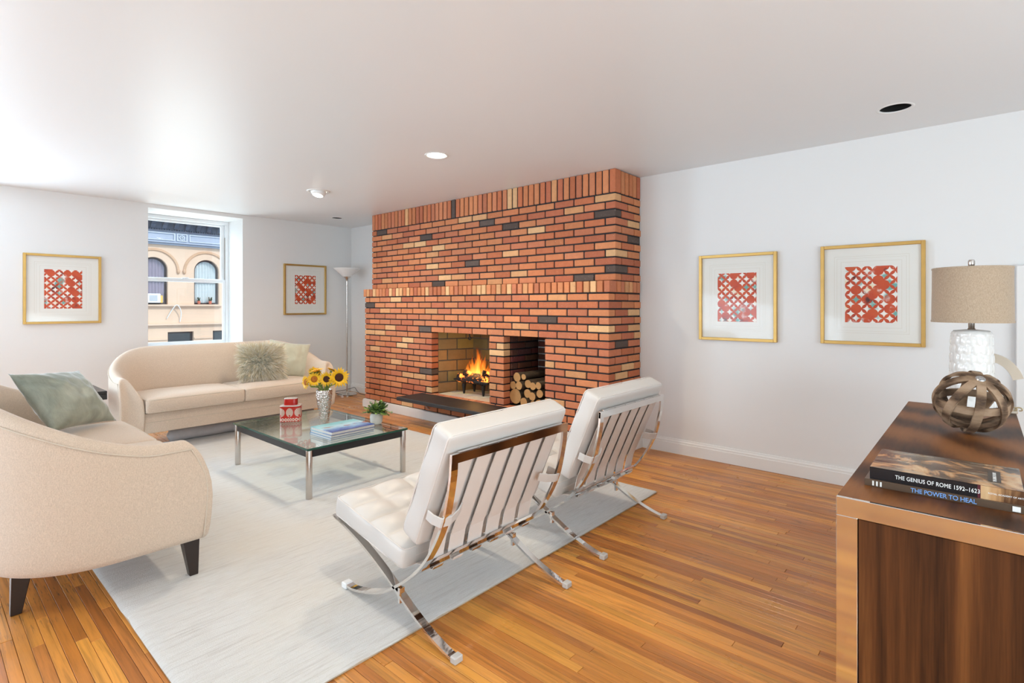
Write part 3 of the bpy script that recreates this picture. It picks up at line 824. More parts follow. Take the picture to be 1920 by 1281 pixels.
for i, (x,y,z,L,r,rz,ry) in enumerate([(4.02,4.30,.13,.40,.038,PI+.10,.03),(4.10,4.27,.135,.42,.042,PI-.06,0),(4.17,4.30,.14,.38,.04,PI+.05,0),
                                     (4.0,4.20,.20,.30,.030,PI+.5,.5),(4.18,4.02,.20,.26,.028,PI-.6,.3),(4.04,3.96,.205,.22,.03,PI+.9,-.2)]):
    o = log_mesh(L, r*1.25, .01, i).build('burning_log', ['ember','ember'], None, (x+.02,y+.05,HZ+z+.045), (-ry*.3 if i < 3 else -.35,0,rz))
    tag(o, ['charred log glowing at the front of the iron grate','charred log glowing in the middle of the iron grate','charred log glowing at the back of the iron grate','burning log propped diagonally on the left of the fire','burning log propped on the right at the back of the fire','short burning log on top at the right front of the fire'][i], 'log', 'burning logs on the grate')
fi = thing('fire', 'bright orange and yellow flames rising from the grate', 'fire', (4.15,4.13,HZ+.13))
random.seed(21)
for i in range(40):
    fy = random.uniform(-.20,.20); fx = random.uniform(-.05,.11); cen = 1-abs(fy-.03)/.24
    H = random.uniform(.12,.20)+max(cen,0)*random.uniform(.06,.26); r = random.uniform(.018,.038); ph = random.uniform(0,6)
    mb = MB(); n = 10; vs = []; L = 12
    for k in range(L+1):
        t = k/L; rr = r*(math.sin(PI*min(1,t**.6*.98+.03))**.8)*(1-t*.5)+.0005
        cx = .020*t*math.sin(ph+4*t); cy = .022*t*math.sin(ph*1.7+5*t)
        for q in range(n): a = 2*PI*q/n; vs.append((cx+rr*math.cos(a), cy+rr*math.sin(a)*1.1, t*H))
    fs = [(k*n+q, k*n+(q+1)%n, (k+1)*n+(q+1)%n, (k+1)*n+q) for k in range(L) for q in range(n)]
    uv = [[(0,k/L),(1,k/L),(1,(k+1)/L),(0,(k+1)/L)] for k in range(L) for q in range(n)]
    mb.add(vs, fs, 0, uv); mb.build('flame', 'flame', fi, (fx,fy,0), smooth=True)
random.seed(5)
M['bark'] = simple('bark', (.10,.066,.038), .95, nscale=30, namt=.5, bump=.8, bscale=45, bdist=.01)
m = NT('cut_wood'); v = m.coord(); n1 = m.noise(v, 18, 4, .6)
wv = m.n('TexWave', {'wave_type': 'RINGS', 'rings_direction': 'Y'}, Vector=v, Scale=28., Distortion=1.5)
m.P(Base_Color=m.mix(m.math('MULTIPLY', wv.outputs[1], .3), m.mix(n1, (.40,.20,.065), (.56,.32,.125)), (.42,.20,.08)), Roughness=.85); M['cutwood'] = m.m
# logs lie front to back; y across the store, x depth
LG = [(3.417,.072,.386,.40,'largest log, cut round with cracks, at the bottom left of the store'),
      (3.292,.044,.345,.38,'pale log on the floor directly beside the largest one'),
      (3.268,.042,.430,.42,'upright split log face right of the largest log'),
      (3.200,.040,.410,.44,'log with grey bark sloping up to the right in the store'),
      (3.110,.046,.345,.38,'log at the bottom right of the wood store'),
      (3.448,.039,.492,.40,'small round log above the left side of the largest log'),
      (3.352,.040,.500,.36,'split log leaning above the gap beside the largest log'),
      (3.262,.040,.522,.40,'round log at the middle left of the second tier'),
      (3.192,.036,.508,.43,'round pale log at the middle right of the second tier'),
      (3.112,.038,.445,.40,'log at the right end of the second tier'),
      (3.386,.045,.578,.42,'round log topmost at the left of the wood pile'),
      (3.300,.028,.588,.42,'thin split log on top at the middle of the wood pile'),
      (3.120,.034,.520,.40,'thin log on top at the right of the wood pile'),
      (3.036,.038,.350,.38,'dark log against the right wall of the wood store'),
      (3.200,.036,.332,.36,'log on the floor in the middle of the store')]
LG = [(y, r, z-OZ0-r, L, lb) for y, r, z, L, lb in LG]
for i, (y, r, z, L, lb) in enumerate(LG):
    o = log_mesh(L, r, random.uniform(-.012,.012), i*3.1, random.uniform(.88,1)).build('firewood_log', ['bark','cutwood'], None, (FX+.07+random.uniform(0,.03),y,OZ0+r+z), (0,0,-PI/2+random.uniform(-.03,.03)), autos=40)
    tag(o, lb, 'log', 'firewood stacked in the store')
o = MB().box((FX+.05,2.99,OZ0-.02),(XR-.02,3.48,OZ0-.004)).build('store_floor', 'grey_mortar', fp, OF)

# ------------------------------------------------------------------ pictures
def picture(loc, rz, w_, h_, pw, ph, pz, label, seed, teal=(.16,.42,.38), group='framed orange prints'):
    t = thing('framed_print', label, 'picture', loc, rz, group)
    fw, fd = .023, .032; a, b = w_/2, h_/2
    mb = MB()
    for sg in (-1,1):
        mb.cbox((sg*a,-fd,-b),(sg*(a-fw),0,b),.002)
        mb.cbox((-a+fw,-fd,sg*b),(a-fw,0,sg*(b-fw)),.002)
    mb.build('frame', 'gold', t)
    MB().box((-a+fw,-.012,-b+fw),(a-fw,-.004,b-fw)).build('mount', 'mat_board', t)
    mb = MB()
    for k, ww in ((.085,.0012),(.10,.0010),(.125,.0012)):
        x, z = a-k*1., b-k*.95
        for p, q in (((-x,-.0125,-z),(x,-.0119,-z+ww)), ((-x,-.0125,z-ww),(x,-.0119,z)), ((-x,-.0125,-z),(-x+ww,-.0119,z)), ((x-ww,-.0125,-z),(x,-.0119,z))): mb.box(p, q)
    mb.build('mount_line', 'mat_line', t)
    mb = MB(); mb.add([(-pw/2,-.0135,pz-ph/2),(pw/2,-.0135,pz-ph/2),(pw/2,-.0135,pz+ph/2),(-pw/2,-.0135,pz+ph/2)], [(0,1,2,3)], 0, [[(0,0),(1,0),(1,1),(0,1)]])
    mb.box((-pw/2,-.0134,pz-ph/2),(pw/2,-.012,pz+ph/2)); mb.build('print', print_mat('orange_print', seed, teal), t)
    MB().box((-a+fw,-.024,-b+fw),(a-fw,-.022,b-fw)).build('picture_pane', 'pic_glass', t)
picture((1.048,YF,1.443), 0, .62, .706, .302, .398, .0, 'gold framed orange print at the far left, left of the window', 2.3)
picture((3.655,YF,1.497), 0, .617, .696, .302, .398, .0, 'gold framed orange print between the window and the floor lamp', 5.1)
picture((XR,1.463,1.339), -PI/2, .60, .694, .30, .388, .0, 'gold framed orange print nearer the brick fireplace on the right wall', 7.7)
picture((XR,.570,1.350), -PI/2, .60, .697, .30, .388, .0, 'gold framed orange print beside the table lamp on the right wall', 11.2)

# ------------------------------------------------------------------ ceiling lights
for i, (x, y, r, kind) in enumerate(CANS):
    lit = kind != 'dark'
    lb = ['lit round recessed light in the ceiling before the brick wall', 'lit swivel eyeball light in the ceiling before the window wall', 'unlit black recessed light near the far right corner', 'unlit black recessed light above the right wall pictures'][i]
    t = thing('recessed_light', lb, 'ceiling light', (x,y,ZC), 0, 'recessed ceiling lights')
    rt = r+(.014 if kind != 'eye' else .03)
    MB().lathe([(r-.002,.004),(r-.002,-.003),(rt-.004,-.005),(rt,0)], n=32, closed=True).build('trim_ring', 'trim', t, smooth=True)
    MB().lathe([(r-.001,0),(r-.003,.12),(.0,.125)], n=28, closed=True).build('can', 'trim' if lit else 'dark', t, smooth=True)
    if kind == 'lit': MB().lathe([(0,-.002),(.05,.0),(.072,.012),(.072,.03),(0,.03)], n=28, closed=True).build('bulb', 'bulb', t, smooth=True)
    if kind == 'eye':
        MB().lathe([(.072,.02),(.074,-.01),(.066,-.035),(.054,-.047),(.05,-.03)], n=28, closed=True).build('eyeball', 'trim', t, rot=(.0,.30,.3), smooth=True)
        MB().lathe([(0,-.052),(.045,-.046),(.052,-.03),(0,-.02)], n=28, closed=True).build('bulb', 'bulb', t, rot=(.0,.30,.3), smooth=True)

# ------------------------------------------------------------------ rug
RX0, RX1, RY0, RY1, RT = .58, 3.36, 1.65, 5.66, .018
rg = thing('area_rug', 'large cream wool rug with faint streaks under the coffee table', 'rug', (1.97,3.6,0))
OR = (-1.97,-3.6,0); random.seed(3)
def rugtop(u, v):
    x = RX0+u*(RX1-RX0); y = RY0+v*(RY1-RY0)
    e = min(u, 1-u)*(RX1-RX0); e2 = min(v, 1-v)*(RY1-RY0)
    k = min(1, min(e, e2)/.02); z = RT*(.45+.55*math.sqrt(k))+.0012*noise.noise(Vector((x*9,y*9,0)))*k
    if u in (0,1): x += .004*noise.noise(Vector((y*8,u*3,1)))
    if v in (0,1): y += .004*noise.noise(Vector((x*8,v*3,2)))
    return (x, y, z)
us = [0,.003,.007]+[.007+.986*k/60 for k in range(1,60)]+[.993,.997,1]; vs_ = [0,.002,.005]+[.005+.99*k/80 for k in range(1,80)]+[.995,.998,1]
mb = MB(); V = [rugtop(u, v) for u in us for v in vs_]; nv = len(vs_)
mb.add(V, [(i*nv+j,(i+1)*nv+j,(i+1)*nv+j+1,i*nv+j+1) for i in range(len(us)-1) for j in range(nv-1)])
mb.build('pile', 'rug', rg, OR, smooth=True)
mb = MB(); 
mb.box((RX0+.002,RY0+.002,0.001),(RX1-.002,RY1-.002,RT*.5)); mb.build('binding', 'rug_edge', rg, OR)
def roll(u, v):
    x = 1.56+u*1.45; a = 2*PI*v; e = min(1, min(u,1-u)*1.45/.05); r = .05*math.sqrt(max(.0,1-(1-e)**2))+.001
    return (x, 5.605+1.3*r*math.cos(a), .078+1.15*r*math.sin(a)+.003*noise.noise(Vector((x*6,v*3,0))))
mb = MB().grid(roll, 50, 14); tag(mb.build('folded_end', 'rug_back', rg, OR, smooth=True), 'grey underside of the rug rolled up beneath the sofa')

# ------------------------------------------------------------------ sofas
def smooth(a, b, x): t = max(0, min(1, (x-a)/(b-a))); return t*t*(3-2*t)
def make_sofa(label, loc, rz):
    t = thing('sofa', label, 'sofa', loc, rz, 'matching cream tub sofas')
    L, D, R = 1.94, .76, .40; a, d = L/2, D/2
    path = []     # outer plan points with inward normal and arclength
    for k in range(9): path.append((-a, -d+(D-R)*k/8, (1,0)))
    for k in range(1, 13):
        an = PI-PI/2*k/12; path.append((-a+R+R*math.cos(an), d-R+R*math.sin(an), (-math.cos(an), -math.sin(an))))
    for k in range(1, 6): path.append((-a+R+(a-R)*k/5, d, (0,-1)))
    full = path+[(-x, y, (-n[0], n[1])) for x, y, n in path[::-1][1:]]
    N = len(full); S = [0]
    for i in range(1, N): S.append(S[-1]+math.hypot(full[i][0]-full[i-1][0], full[i][1]-full[i-1][1]))
    T = S[-1]
    def prof(h, s_):
        b = smooth(.35, 1.0, s_)       # arm -> back
        w_ = .17
        return [(.02,.18),(.004,.20),(-.004,.32),(-.006,.45),(-.004-.02*b,h-.09),(-.002-.03*b,h-.035),(.012-.03*b,h-.008),(.036-.03*b,h),(.062-.03*b,h-.010),(.084-.02*b,h-.04),(.118-.01*b,h-.11+.02*b),(.150,.50+.06*b),(.168,.44),(.172,.36),(.172,.19),(.165,.18)]
    E = [(.18,.020),(.33,.004),(.43,0),(.50,.012),(.574,.045),(.64,.082),(.665,.115)]
    def e(z):
        if z <= E[0][0]: return E[0][1]
        for (z0,v0),(z1,v1) in zip(E, E[1:]):
            if z <= z1: return v0+(v1-v0)*(z-z0)/(z1-z0)
        return E[-1][1]
    V = []; K = 16
    for i, (x, y, n) in enumerate(full):
        s_ = min(S[i], T-S[i]); h = .662+.222*smooth(.18, .96, s_)
        for dd_, z in prof(h, s_):
            yo = e(z)*max(0, 1-s_/.32)
            V.append((x+n[0]*dd_, y+n[1]*dd_+yo, z))
    mb = MB(); fs = [(i*K+k, i*K+(k+1)%K, (i+1)*K+(k+1)%K, (i+1)*K+k) for i in range(N-1) for k in range(K)]
    mb.add(V, fs)
    for sgn, base in ((0,0),(1,(N-1)*K)):       # padded front panels of the arms
        ring = [Vector(V[base+k]) for k in range(K)]; c = sum(ring, Vector())/K; prev = ring
        for sc_, push in ((.93,.010),(.82,.014)):
            nx_ = [c+(p-c)*sc_+Vector((0,-push,0)) for p in ring]; mb.add(prev+nx_, [(k,(k+1)%K,K+(k+1)%K,K+k) for k in range(K)]); prev = nx_
        mb.add(prev, [tuple(range(K))])
    sh = mb.build('shell', 'linen', t, smooth=True, merge=True, sub=1)
    # welt along the outside below the top edge and round the arm fronts
    mb = MB(); line = []
    for i, (x, y, n) in enumerate(full):
        s_ = min(S[i], T-S[i]); h = .662+.222*smooth(.18, .96, s_); b = smooth(.35, 1.0, s_); z = h-.045
        line.append((x-n[0]*(.004+.026*b), y-n[1]*(.004+.026*b)+e(z)*max(0, 1-s_/.32)+(.016 if s_ < .02 else 0), z))
    mb.tube(line, .0032, 6)
    for sgn in (-1, 1):
        mb.tube([(sgn*(a+.004), -d+.022+e(z), z) for z in [.2+.0419*k for k in range(11)]]+[(sgn*(a+.003),-d+.10,.617)], .0032, 6)
    mb.build('welt', 'linen_seam', t, smooth=True)
    # seat base
    mb = rbox(a-.165, (D-.18)/2, .088, .012, 6, 3, 2); mb.build('seat_base', 'linen', t, (0, -.075, .268), smooth=True, merge=True)
    MB().tube([(-a+.17,-d+.0135,.335-.06),(0,-d+.0125,.335-.06),(a-.17,-d+.0135,.335-.06)], .003, 6).build('welt', 'linen_seam', t)
    # seat cushions
    cw = (L-.345)/4; CD = .305
    for sg in (-1, 1):
        def crown(p, ax, sd):
            u, v = p.x/cw, p.y/CD; k = max(0, 1-u**4)*max(0, 1-v**4)
            p = p.copy()
            if p.z > 0: p.z += .028*k*(p.z/.06)
            f = 1-(abs(p.z)/.06)**2 if abs(p.z) < .06 else 0
            p.y -= .008*f*(1 if p.y < -CD+.07 else 0)*max(0, 1-u**4)
            return p
        c = rbox(cw, CD, .060, .022, 12, 10, 2, crown).build('seat_cushion', 'linen', t, (sg*cw, -d-.04+CD, .418), smooth=True, merge=True)
        for z in (.052, -.052):
            pt = []
            for k in range(25):
                u = -1+2*k/24; x_ = u*(cw-.003); y_ = -CD+.004+(.018*max(0, (abs(u)-.93)/.07)**2)
                pt.append((x_, y_, z+(.004*(1-u*u) if z > 0 else 0)))
            pt = [(-cw+.001,CD-.07,z)]+pt+[(cw-.001,CD-.07,z)]
            MB().tube(pt, .0036, 6).build('piping', 'linen_seam', c, smooth=True)
    # legs
    for sx in (-1, 1):
        for fr in (0, 1):
            x_ = sx*(a-.075) if fr else sx*(a-.30); y_ = -d+.075 if fr else d-.13; zb = .0175 if fr else 0.
            mb = MB(); tp = .034; bt = .018; kx = sx*.012; ky = -.012 if fr else .02
            vs = [(kx+q*bt, ky+p*bt, zb) for q, p in ((-1,-1),(1,-1),(1,1),(-1,1))]+[(q*tp, p*tp, .19) for q, p in ((-1,-1),(1,-1),(1,1),(-1,1))]
            mb.add(vs, [(3,2,1,0),(4,5,6,7),(0,1,5,4),(1,2,6,5),(2,3,7,6),(3,0,4,7)])
            mb.build('leg', 'espresso', t, (x_, y_, 0), bevel=.003)
    return t
make_sofa('cream tub sofa with two seat cushions standing under the window', (2.12,5.68,0), 0)
make_sofa('cream tub sofa cut off by the left edge, its outer arm towards the viewer', (.56,3.67,0), PI/2)

# pillows
def pillow(name, label, w_, h_, th, mat, loc, rot, seed=0, group='throw pillows'):
    def half(sg):
        def fn(u, v):
            a, b = 2*u-1, 2*v-1
            k = max(0, (1-a*a))**.55*max(0, (1-b*b))**.55
            pin = 1-.10*(1-a*a)*abs(b)**3; pin2 = 1-.10*(1-b*b)*abs(a)**3
            x = a*w_/2*pin2; z = b*h_/2*pin
            wr = .012*noise.noise(Vector((a*3+seed, b*3, sg)))*k**.5 + .006*noise.noise(Vector((a*9+seed, b*4, sg+3)))*min(1,k*2)
            return (x, sg*(th/2*k+wr), z)
        return fn
    mb = MB().grid(half(1), 30, 30, flip=True).grid(half(-1), 30, 30)
    o = mb.build(name, mat, None, loc, rot, smooth=True, merge=True); return tag(o, label, 'pillow', group)
pillow('throw_pillow', 'dark sage velvet pillow leaning on the left sofa', .53, .42, .17, 'velvet', (.637,4.20,.700), (-.66,.082,.776), 1)
pillow('throw_pillow', 'pale sage satin pillow behind the shaggy one on the sofa under the window', .46, .42, .15, 'satin', (2.816,5.80,.672), (-.34,.17,-.12), 4)
fp_ = thing('shaggy_pillow', 'shaggy cream sheepskin pillow on the sofa under the window', 'pillow', (2.427,5.62,.685), 0, 'throw pillows'); fp_.rotation_euler = (-.50,.0,-.25)
o = pillow('cover', None, .42, .38, .15, 'satin', (0,0,0), (0,0,0), 8, None); o.parent = fp_; 
for k in ('category','label','group'):
    if k in o: del o[k]
random.seed(11); mb = MB()
for i in range(6500):
    a, b = random.uniform(-1,1), random.uniform(-1,1); k = max(0,(1-a*a))**.55*max(0,(1-b*b))**.55
    p = Vector((a*.20, -.075*k+.002, b*.18)); out = Vector((a*.9, -.9*k-.12, b*.9-.18)).normalized()
    out += Vector([noise.noise(Vector((a*5,b*5,j*7.)))*1.2+random.uniform(-.25,.25) for j in range(3)])*.55; out.normalize()
    L = random.uniform(.045,.090); side = out.cross(Vector((random.uniform(-1,1),random.uniform(-1,1),random.uniform(-1,1)))).normalized()*.0018
    dn = Vector((0,-.002,-.014)); c = random.choice([(.86,.80,.68),(.80,.71,.52),(.93,.90,.82),(.66,.55,.34)]); mb.tc = c
    p1 = p+out*L*.5+dn*.3; p2 = p+out*L+dn
    mb.add([p-side,p+side,p1+side*.9,p1-side*.9,p2], [(0,1,2,3),(3,2,4)])
o = mb.build('fleece', 'wool', fp_, tint=True); o['kind'] = 'stuff'

# ------------------------------------------------------------------ coffee table
ct = thing('coffee_table', 'low glass coffee table with black frame and chrome tube legs', 'table', (2.09,3.83,0))
TX0, TX1, TY0, TY1, TZ = -.40, .40, -.585, .60, .35
mb = MB(); mb.cbox((TX0,TY0,TZ-.014),(TX1,TY1,TZ),.002)
for i in range(len(mb.f)):
    zs_ = [mb.v[q][2] for q in mb.f[i]]; mb.mi[i] = 0 if (max(zs_)-min(zs_) < 1e-5) else 1
mb.build('glass_top', ['table_glass','glass_edge'], ct)
i_ = .012
mb = MB()
for p, q in (((TX0+.045,TY0+i_,TZ-.062),(TX1-.045,TY0+i_+.022,TZ-.015)), ((TX0+.045,TY1-i_-.022,TZ-.062),(TX1-.045,TY1-i_,TZ-.015)),
             ((TX0+i_,TY0+.045,TZ-.062),(TX0+i_+.022,TY1-.045,TZ-.015)), ((TX1-i_-.022,TY0+.045,TZ-.062),(TX1-i_,TY1-.045,TZ-.015))):
    MB().cbox(p, q, .002).build('rail', 'black_metal', ct)
for sx in (0,1):
    for sy in (0,1):
        x = TX0+.027 if sx == 0 else TX1-.027; y = TY0+.027 if sy == 0 else TY1-.027
        MB().lathe([(.0195,RT+.0),(.0205,RT+.002),(.0205,TZ-.018),(.0195,TZ-.0165)], (0,0,0), 24).build('leg', 'steel', ct, (x,y,0), autos=40)
        MB().cbox((-.02,-.02,TZ-.018),(.02,.02,TZ-.0145),.002).build('glass_pad', 'black_metal', ct, (x,y,0))

# tea tin
m = NT('tin_pattern'); tc = m.n('TexCoord'); sp = m.n('SeparateXYZ', Vector=tc.outputs['UV'])
U, Vv = sp.outputs[0], sp.outputs[1]
fu = m.math('SUBTRACT', m.math('FRACT', m.math('MULTIPLY', U, 6.)), .5); dv = m.math('MULTIPLY', m.math('SUBTRACT', Vv, .60), 1.50)
r_ = m.math('SQRT', m.math('ADD', m.math('MULTIPLY', fu, fu), m.math('MULTIPLY', dv, dv)))
big = m.math('LESS_THAN', r_, .44)
ang_ = m.math('ARCTAN2', fu, m.math('SUBTRACT', dv, -.25)); ray_ = m.math('GREATER_THAN', m.math('SINE', m.math('MULTIPLY', ang_, 26.)), -.75)
small_ = m.math('LESS_THAN', m.math('SQRT', m.math('ADD', m.math('POWER', fu, 2.), m.math('POWER', m.math('ADD', dv, .32), 2.))), .10)
fan = m.math('MULTIPLY', m.math('MULTIPLY', big, ray_), m.math('SUBTRACT', 1., small_))
f2 = m.math('SUBTRACT', m.math('FRACT', m.math('MULTIPLY', U, 20.)), .5); dv2 = m.math('MULTIPLY', m.math('SUBTRACT', Vv, .13), 4.2)
r2 = m.math('SQRT', m.math('ADD', m.math('MULTIPLY', f2, f2), m.math('MULTIPLY', dv2, dv2)))
ring = m.math('MULTIPLY', m.math('LESS_THAN', r2, .45), m.math('GREATER_THAN', r2, .20))
m.P(Base_Color=m.mix(m.math('MAXIMUM', fan, ring), (.52,.022,.010), (.62,.55,.45)), Roughness=.3); M['tin'] = m.m
M['red_tin'] = simple('red_tin', (.50,.016,.010), .25); M['tin_top'] = simple('tin_top', (.72,.66,.62), .25, .5)
tt = thing('tea_tin', 'red and cream patterned tea tin with round lid on the glass table', 'tin', (2.03,4.16,TZ), math.radians(-38))
def oval(r, z, a):
    c, s_ = abs(math.cos(a)), abs(math.sin(a)); return r/((c**4+(s_*1.45)**4)**.25)
MB().lathe([(.079,.001),(.079,.121)], n=48, fn=oval, closed=False).build('body', 'tin', tt, smooth=False, autos=40)
MB().lathe([(.080,.120),(.081,.124),(.078,.127),(.045,.129)], n=48, fn=oval).build('shoulder', 'tin_top', tt, autos=40)
MB().lathe([(.050,.128),(.050,.176),(.049,.178)], n=32, fn=oval).build('lid', 'red_tin', tt, autos=40)
MB().lathe([(.050,.1775),(.051,.1795),(.048,.182),(.025,.183)], n=32, fn=oval).build('lid_top', 'tin_top', tt, autos=40)

# vase of sunflowers
m = NT('hammered_silver'); v = m.coord(); vo = m.n('TexVoronoi', Vector=v, Scale=75.)
m.P(Base_Color=(.66,.62,.58), Metallic=1., Roughness=.16).bump(m.math('ADD', vo.outputs[0], m.noise(v, 60, 3)), 1., .006); M['hammered'] = m.m
vx, vy = 2.215, 3.975
vs_o = thing('vase', 'tall hammered silver vase holding sunflowers on the glass table', 'vase', (vx,vy,TZ))
MB().lathe([(.034,0),(.037,.004),(.038,.02),(.041,.05),(.049,.10),(.057,.155),(.061,.20),(.062,.243),(.060,.246),(.057,.243),(.055,.20),(.045,.08),(0,.06)], n=40, closed=True).build('body', 'hammered', vs_o, smooth=True)
M['petal'] = simple('yellow_petal', (.90,.50,.004), .5, nscale=30, namt=.15); M['seedhead'] = simple('seed_disc', (.055,.016,.006), .9, bump=.8, bscale=150)
M['orange_disc'] = simple('orange_disc', (.42,.13,.008), .8, bump=.6, bscale=150)
M['stem'] = simple('flower_stem', (.22,.30,.07), .6, nscale=10, namt=.2); M['sepal'] = simple('sepal_green', (.10,.19,.03), .6)
random.seed(9)
def sunflower(dx, dy, dz, aimv, r, label, center):
    hd = Vector((dx,dy,dz)); d = Vector(aimv).normalized()
    t = thing('sunflower', label, 'flower', (vx,vy,TZ+.06), 0, 'sunflowers in the silver vase')
    base = Vector((dx*.13, dy*.13, 0)); c = hd-Vector((0,0,.06))
    MB().tube(catmull([base, Vector((dx*.25,dy*.25,.19)), c*.62+Vector((dx*.1,dy*.1,.06)), c-d*.03, c-d*.006], 5), .0075, 8).build('stem', 'stem', t, smooth=True)
    q = d.to_track_quat('Z','Y').to_matrix().to_4x4(); Mx = Matrix.Translation(c) @ q
    mb = MB()
    for ringk, (n, rr, tilt) in enumerate(((19,r,.16),(17,r*.84,.40))):
        for k in range(n):
            a = 2*PI*(k+ringk*.5)/n+random.uniform(-.06,.06); L = rr*random.uniform(.9,1.08); w_ = rr*.115
            r0 = rr*.36; u = Vector((math.cos(a),math.sin(a),0)); s_ = Vector((-math.sin(a),math.cos(a),0)); z = Vector((0,0,1))
            pts = [u*r0-s_*w_*.6, u*r0+s_*w_*.6, u*(r0+(L-r0)*.5)+s_*w_+z*(L*tilt*.6), u*(r0+(L-r0)*.5)-s_*w_+z*(L*tilt*.6), u*L+z*(L*tilt*.55)]
            mb.add([Mx @ p for p in pts], [(0,1,2,3),(3,2,4)])
    o = mb.build('petal', 'petal', t, smooth=True); o['kind'] = 'stuff'
    mb = MB(); mb.lathe([(0,-.004),(r*.36,-.002),(r*.42,.004),(r*.36,.010),(r*.2,.012),(0,.008)], n=20, closed=True)
    mb.v = [tuple(Mx @ Vector(p)) for p in mb.v]; mb.build('disc', center, t, smooth=True)
    mb = MB()
    for k in range(9):
        a = 2*PI*k/9; u = Vector((math.cos(a),math.sin(a),0)); s_ = Vector((-math.sin(a),math.cos(a),0))
        mb.add([Mx @ p for p in (u*.008-s_*.01-Vector((0,0,.01)), u*.008+s_*.01-Vector((0,0,.01)), u*r*.8-Vector((0,0,.006)))], [(0,1,2)])
    mb.build('sepal', 'sepal', t)
cv = -F_
sunflower(.075,-.095,.345, cv+R_*.65+Vector((0,0,.15)), .086, 'largest sunflower facing right at the right of the bunch', 'seedhead')
sunflower(-.005,-.045,.335, cv+R_*.15+Vector((0,0,.1)), .063, 'sunflower with dark disc at the front centre of the bunch', 'seedhead')
sunflower(-.075,.02,.335, cv+R_*.2+Vector((0,0,.25)), .062, 'sunflower with orange disc at the front left of the bunch', 'orange_disc')
sunflower(-.045,.04,.395, Vector((-.2,.1,1)), .064, 'sunflower facing up at the top left of the bunch', 'orange_disc')
sunflower(-.115,.075,.310, cv-R_*1.0, .063, 'sunflower facing left at the far left of the bunch', 'orange_disc')
sunflower(.045,-.035,.400, Vector((.2,.1,1))+R_*.3, .062, 'sunflower facing up at the top centre of the bunch', 'seedhead')
sunflower(-.03,.10,.375, -cv+Vector((0,0,.5)), .060, 'sunflower facing away at the back of the bunch', 'orange_disc')
sunflower(.09,-.02,.375, -cv*.3+R_*.4+Vector((0,0,.8)), .060, 'sunflower turned back at the top right of the bunch', 'orange_disc')

# potted plant on the table
M['ribpot'] = simple('ribbed_white_pot', (.68,.66,.62), .7, bump=.3)
m = NT('plant_leaf'); at = m.n('Attribute', {'attribute_name': 'tint'}).outputs[0]; m.P(Base_Color=at, Roughness=.5, Subsurface_Weight=0.); M['leaf'] = m.m
pp = thing('potted_plant', 'small leafy green plant in a ribbed pale pot on the table', 'plant', (2.415,3.545,TZ))
MB().lathe([(.030,0),(.040,.008)]+[(.044+.0018*(k % 2)+.004*math.sin(PI*k/9), .012+.0085*k) for k in range(9)]+[(.040,.084),(.036,.08),(0,.076)], n=28, closed=True).build('pot', 'ribpot', pp, autos=60)
random.seed(17); mb = MB(); st = MB()
for i in range(60):
    a = random.uniform(0, 2*PI); el = random.uniform(-.1, 1.4); L = random.uniform(.05,.098)
    d = Vector((math.cos(a)*math.cos(el), math.sin(a)*math.cos(el), math.sin(el)*.95)); p0 = Vector((d.x*.015,d.y*.015,.075))
    pts = catmull([p0, p0+d*L*.5+Vector((0,0,.012)), p0+d*L+Vector((0,0,-.004 if el < .6 else .01))], 5); st.tube(pts, .0011, 4)
    for k in range(3, len(pts)):
        for sg in (-1, 1):
            t_ = (pts[k]-pts[k-1]).normalized(); s_ = t_.cross(Vector((0,0,1))).normalized()*sg; q = (s_*.8+t_*.6+Vector((0,0,random.uniform(-.3,.5)))).normalized()
            ll = random.uniform(.016,.026); ww = q.cross(Vector((random.uniform(-.5,.5),random.uniform(-.5,.5),1))).normalized()*ll*.46
            c = random.choice([(.10,.20,.05),(.07,.15,.05),(.22,.36,.06),(.15,.27,.07),(.32,.45,.10),(.16,.24,.15)]); mb.tc = c
            b = pts[k]; mb.add([b, b+q*ll*.45+ww+Vector((0,0,.001)), b+q*ll, b+q*ll*.45-ww], [(0,1,2,3)])
st.build('stem', 'stem', pp); o = mb.build('leaf', 'leaf', pp, tint=True); o['kind'] = 'stuff'

# books on the table
M['paper'] = simple('page_edges', (.72,.70,.66), .8, nscale=60, namt=.1); M['blue_cover'] = simple('pale_blue_cover', (.36,.48,.58), .3); M['steel_blue'] = simple('steel_blue_cover', (.10,.24,.40), .3)
m = NT('sea_cover'); v = m.coord('Object', (3,6,1)); n1 = m.noise(v, 1.4, 5, .6, .6); sp = m.n('SeparateXYZ', Vector=m.coord())
g_ = m.math('ADD', m.math('MULTIPLY', sp.outputs[1], 3.2), m.math('MULTIPLY', m.math('SUBTRACT', n1, .5), .7))
c1 = m.ramp(m.math('ADD', g_, .5), [(.10, (.045,.07,.30)), (.32, (.16,.28,.55)), (.5, (.45,.66,.75)), (.8, (.22,.52,.56))])
bl_ = m.ramp(m.noise(m.coord('Object', (5,16,1)), 1.6, 4, .6), [(.57, 0), (.62, 1)])
mid = m.math('MULTIPLY', bl_, m.math('LESS_THAN', m.math('ABSOLUTE', m.math('SUBTRACT', sp.outputs[1], .01)), .055))
m.P(Base_Color=m.mix(mid, c1, (.38,.15,.10)), Roughness=.18); M['sea'] = m.m
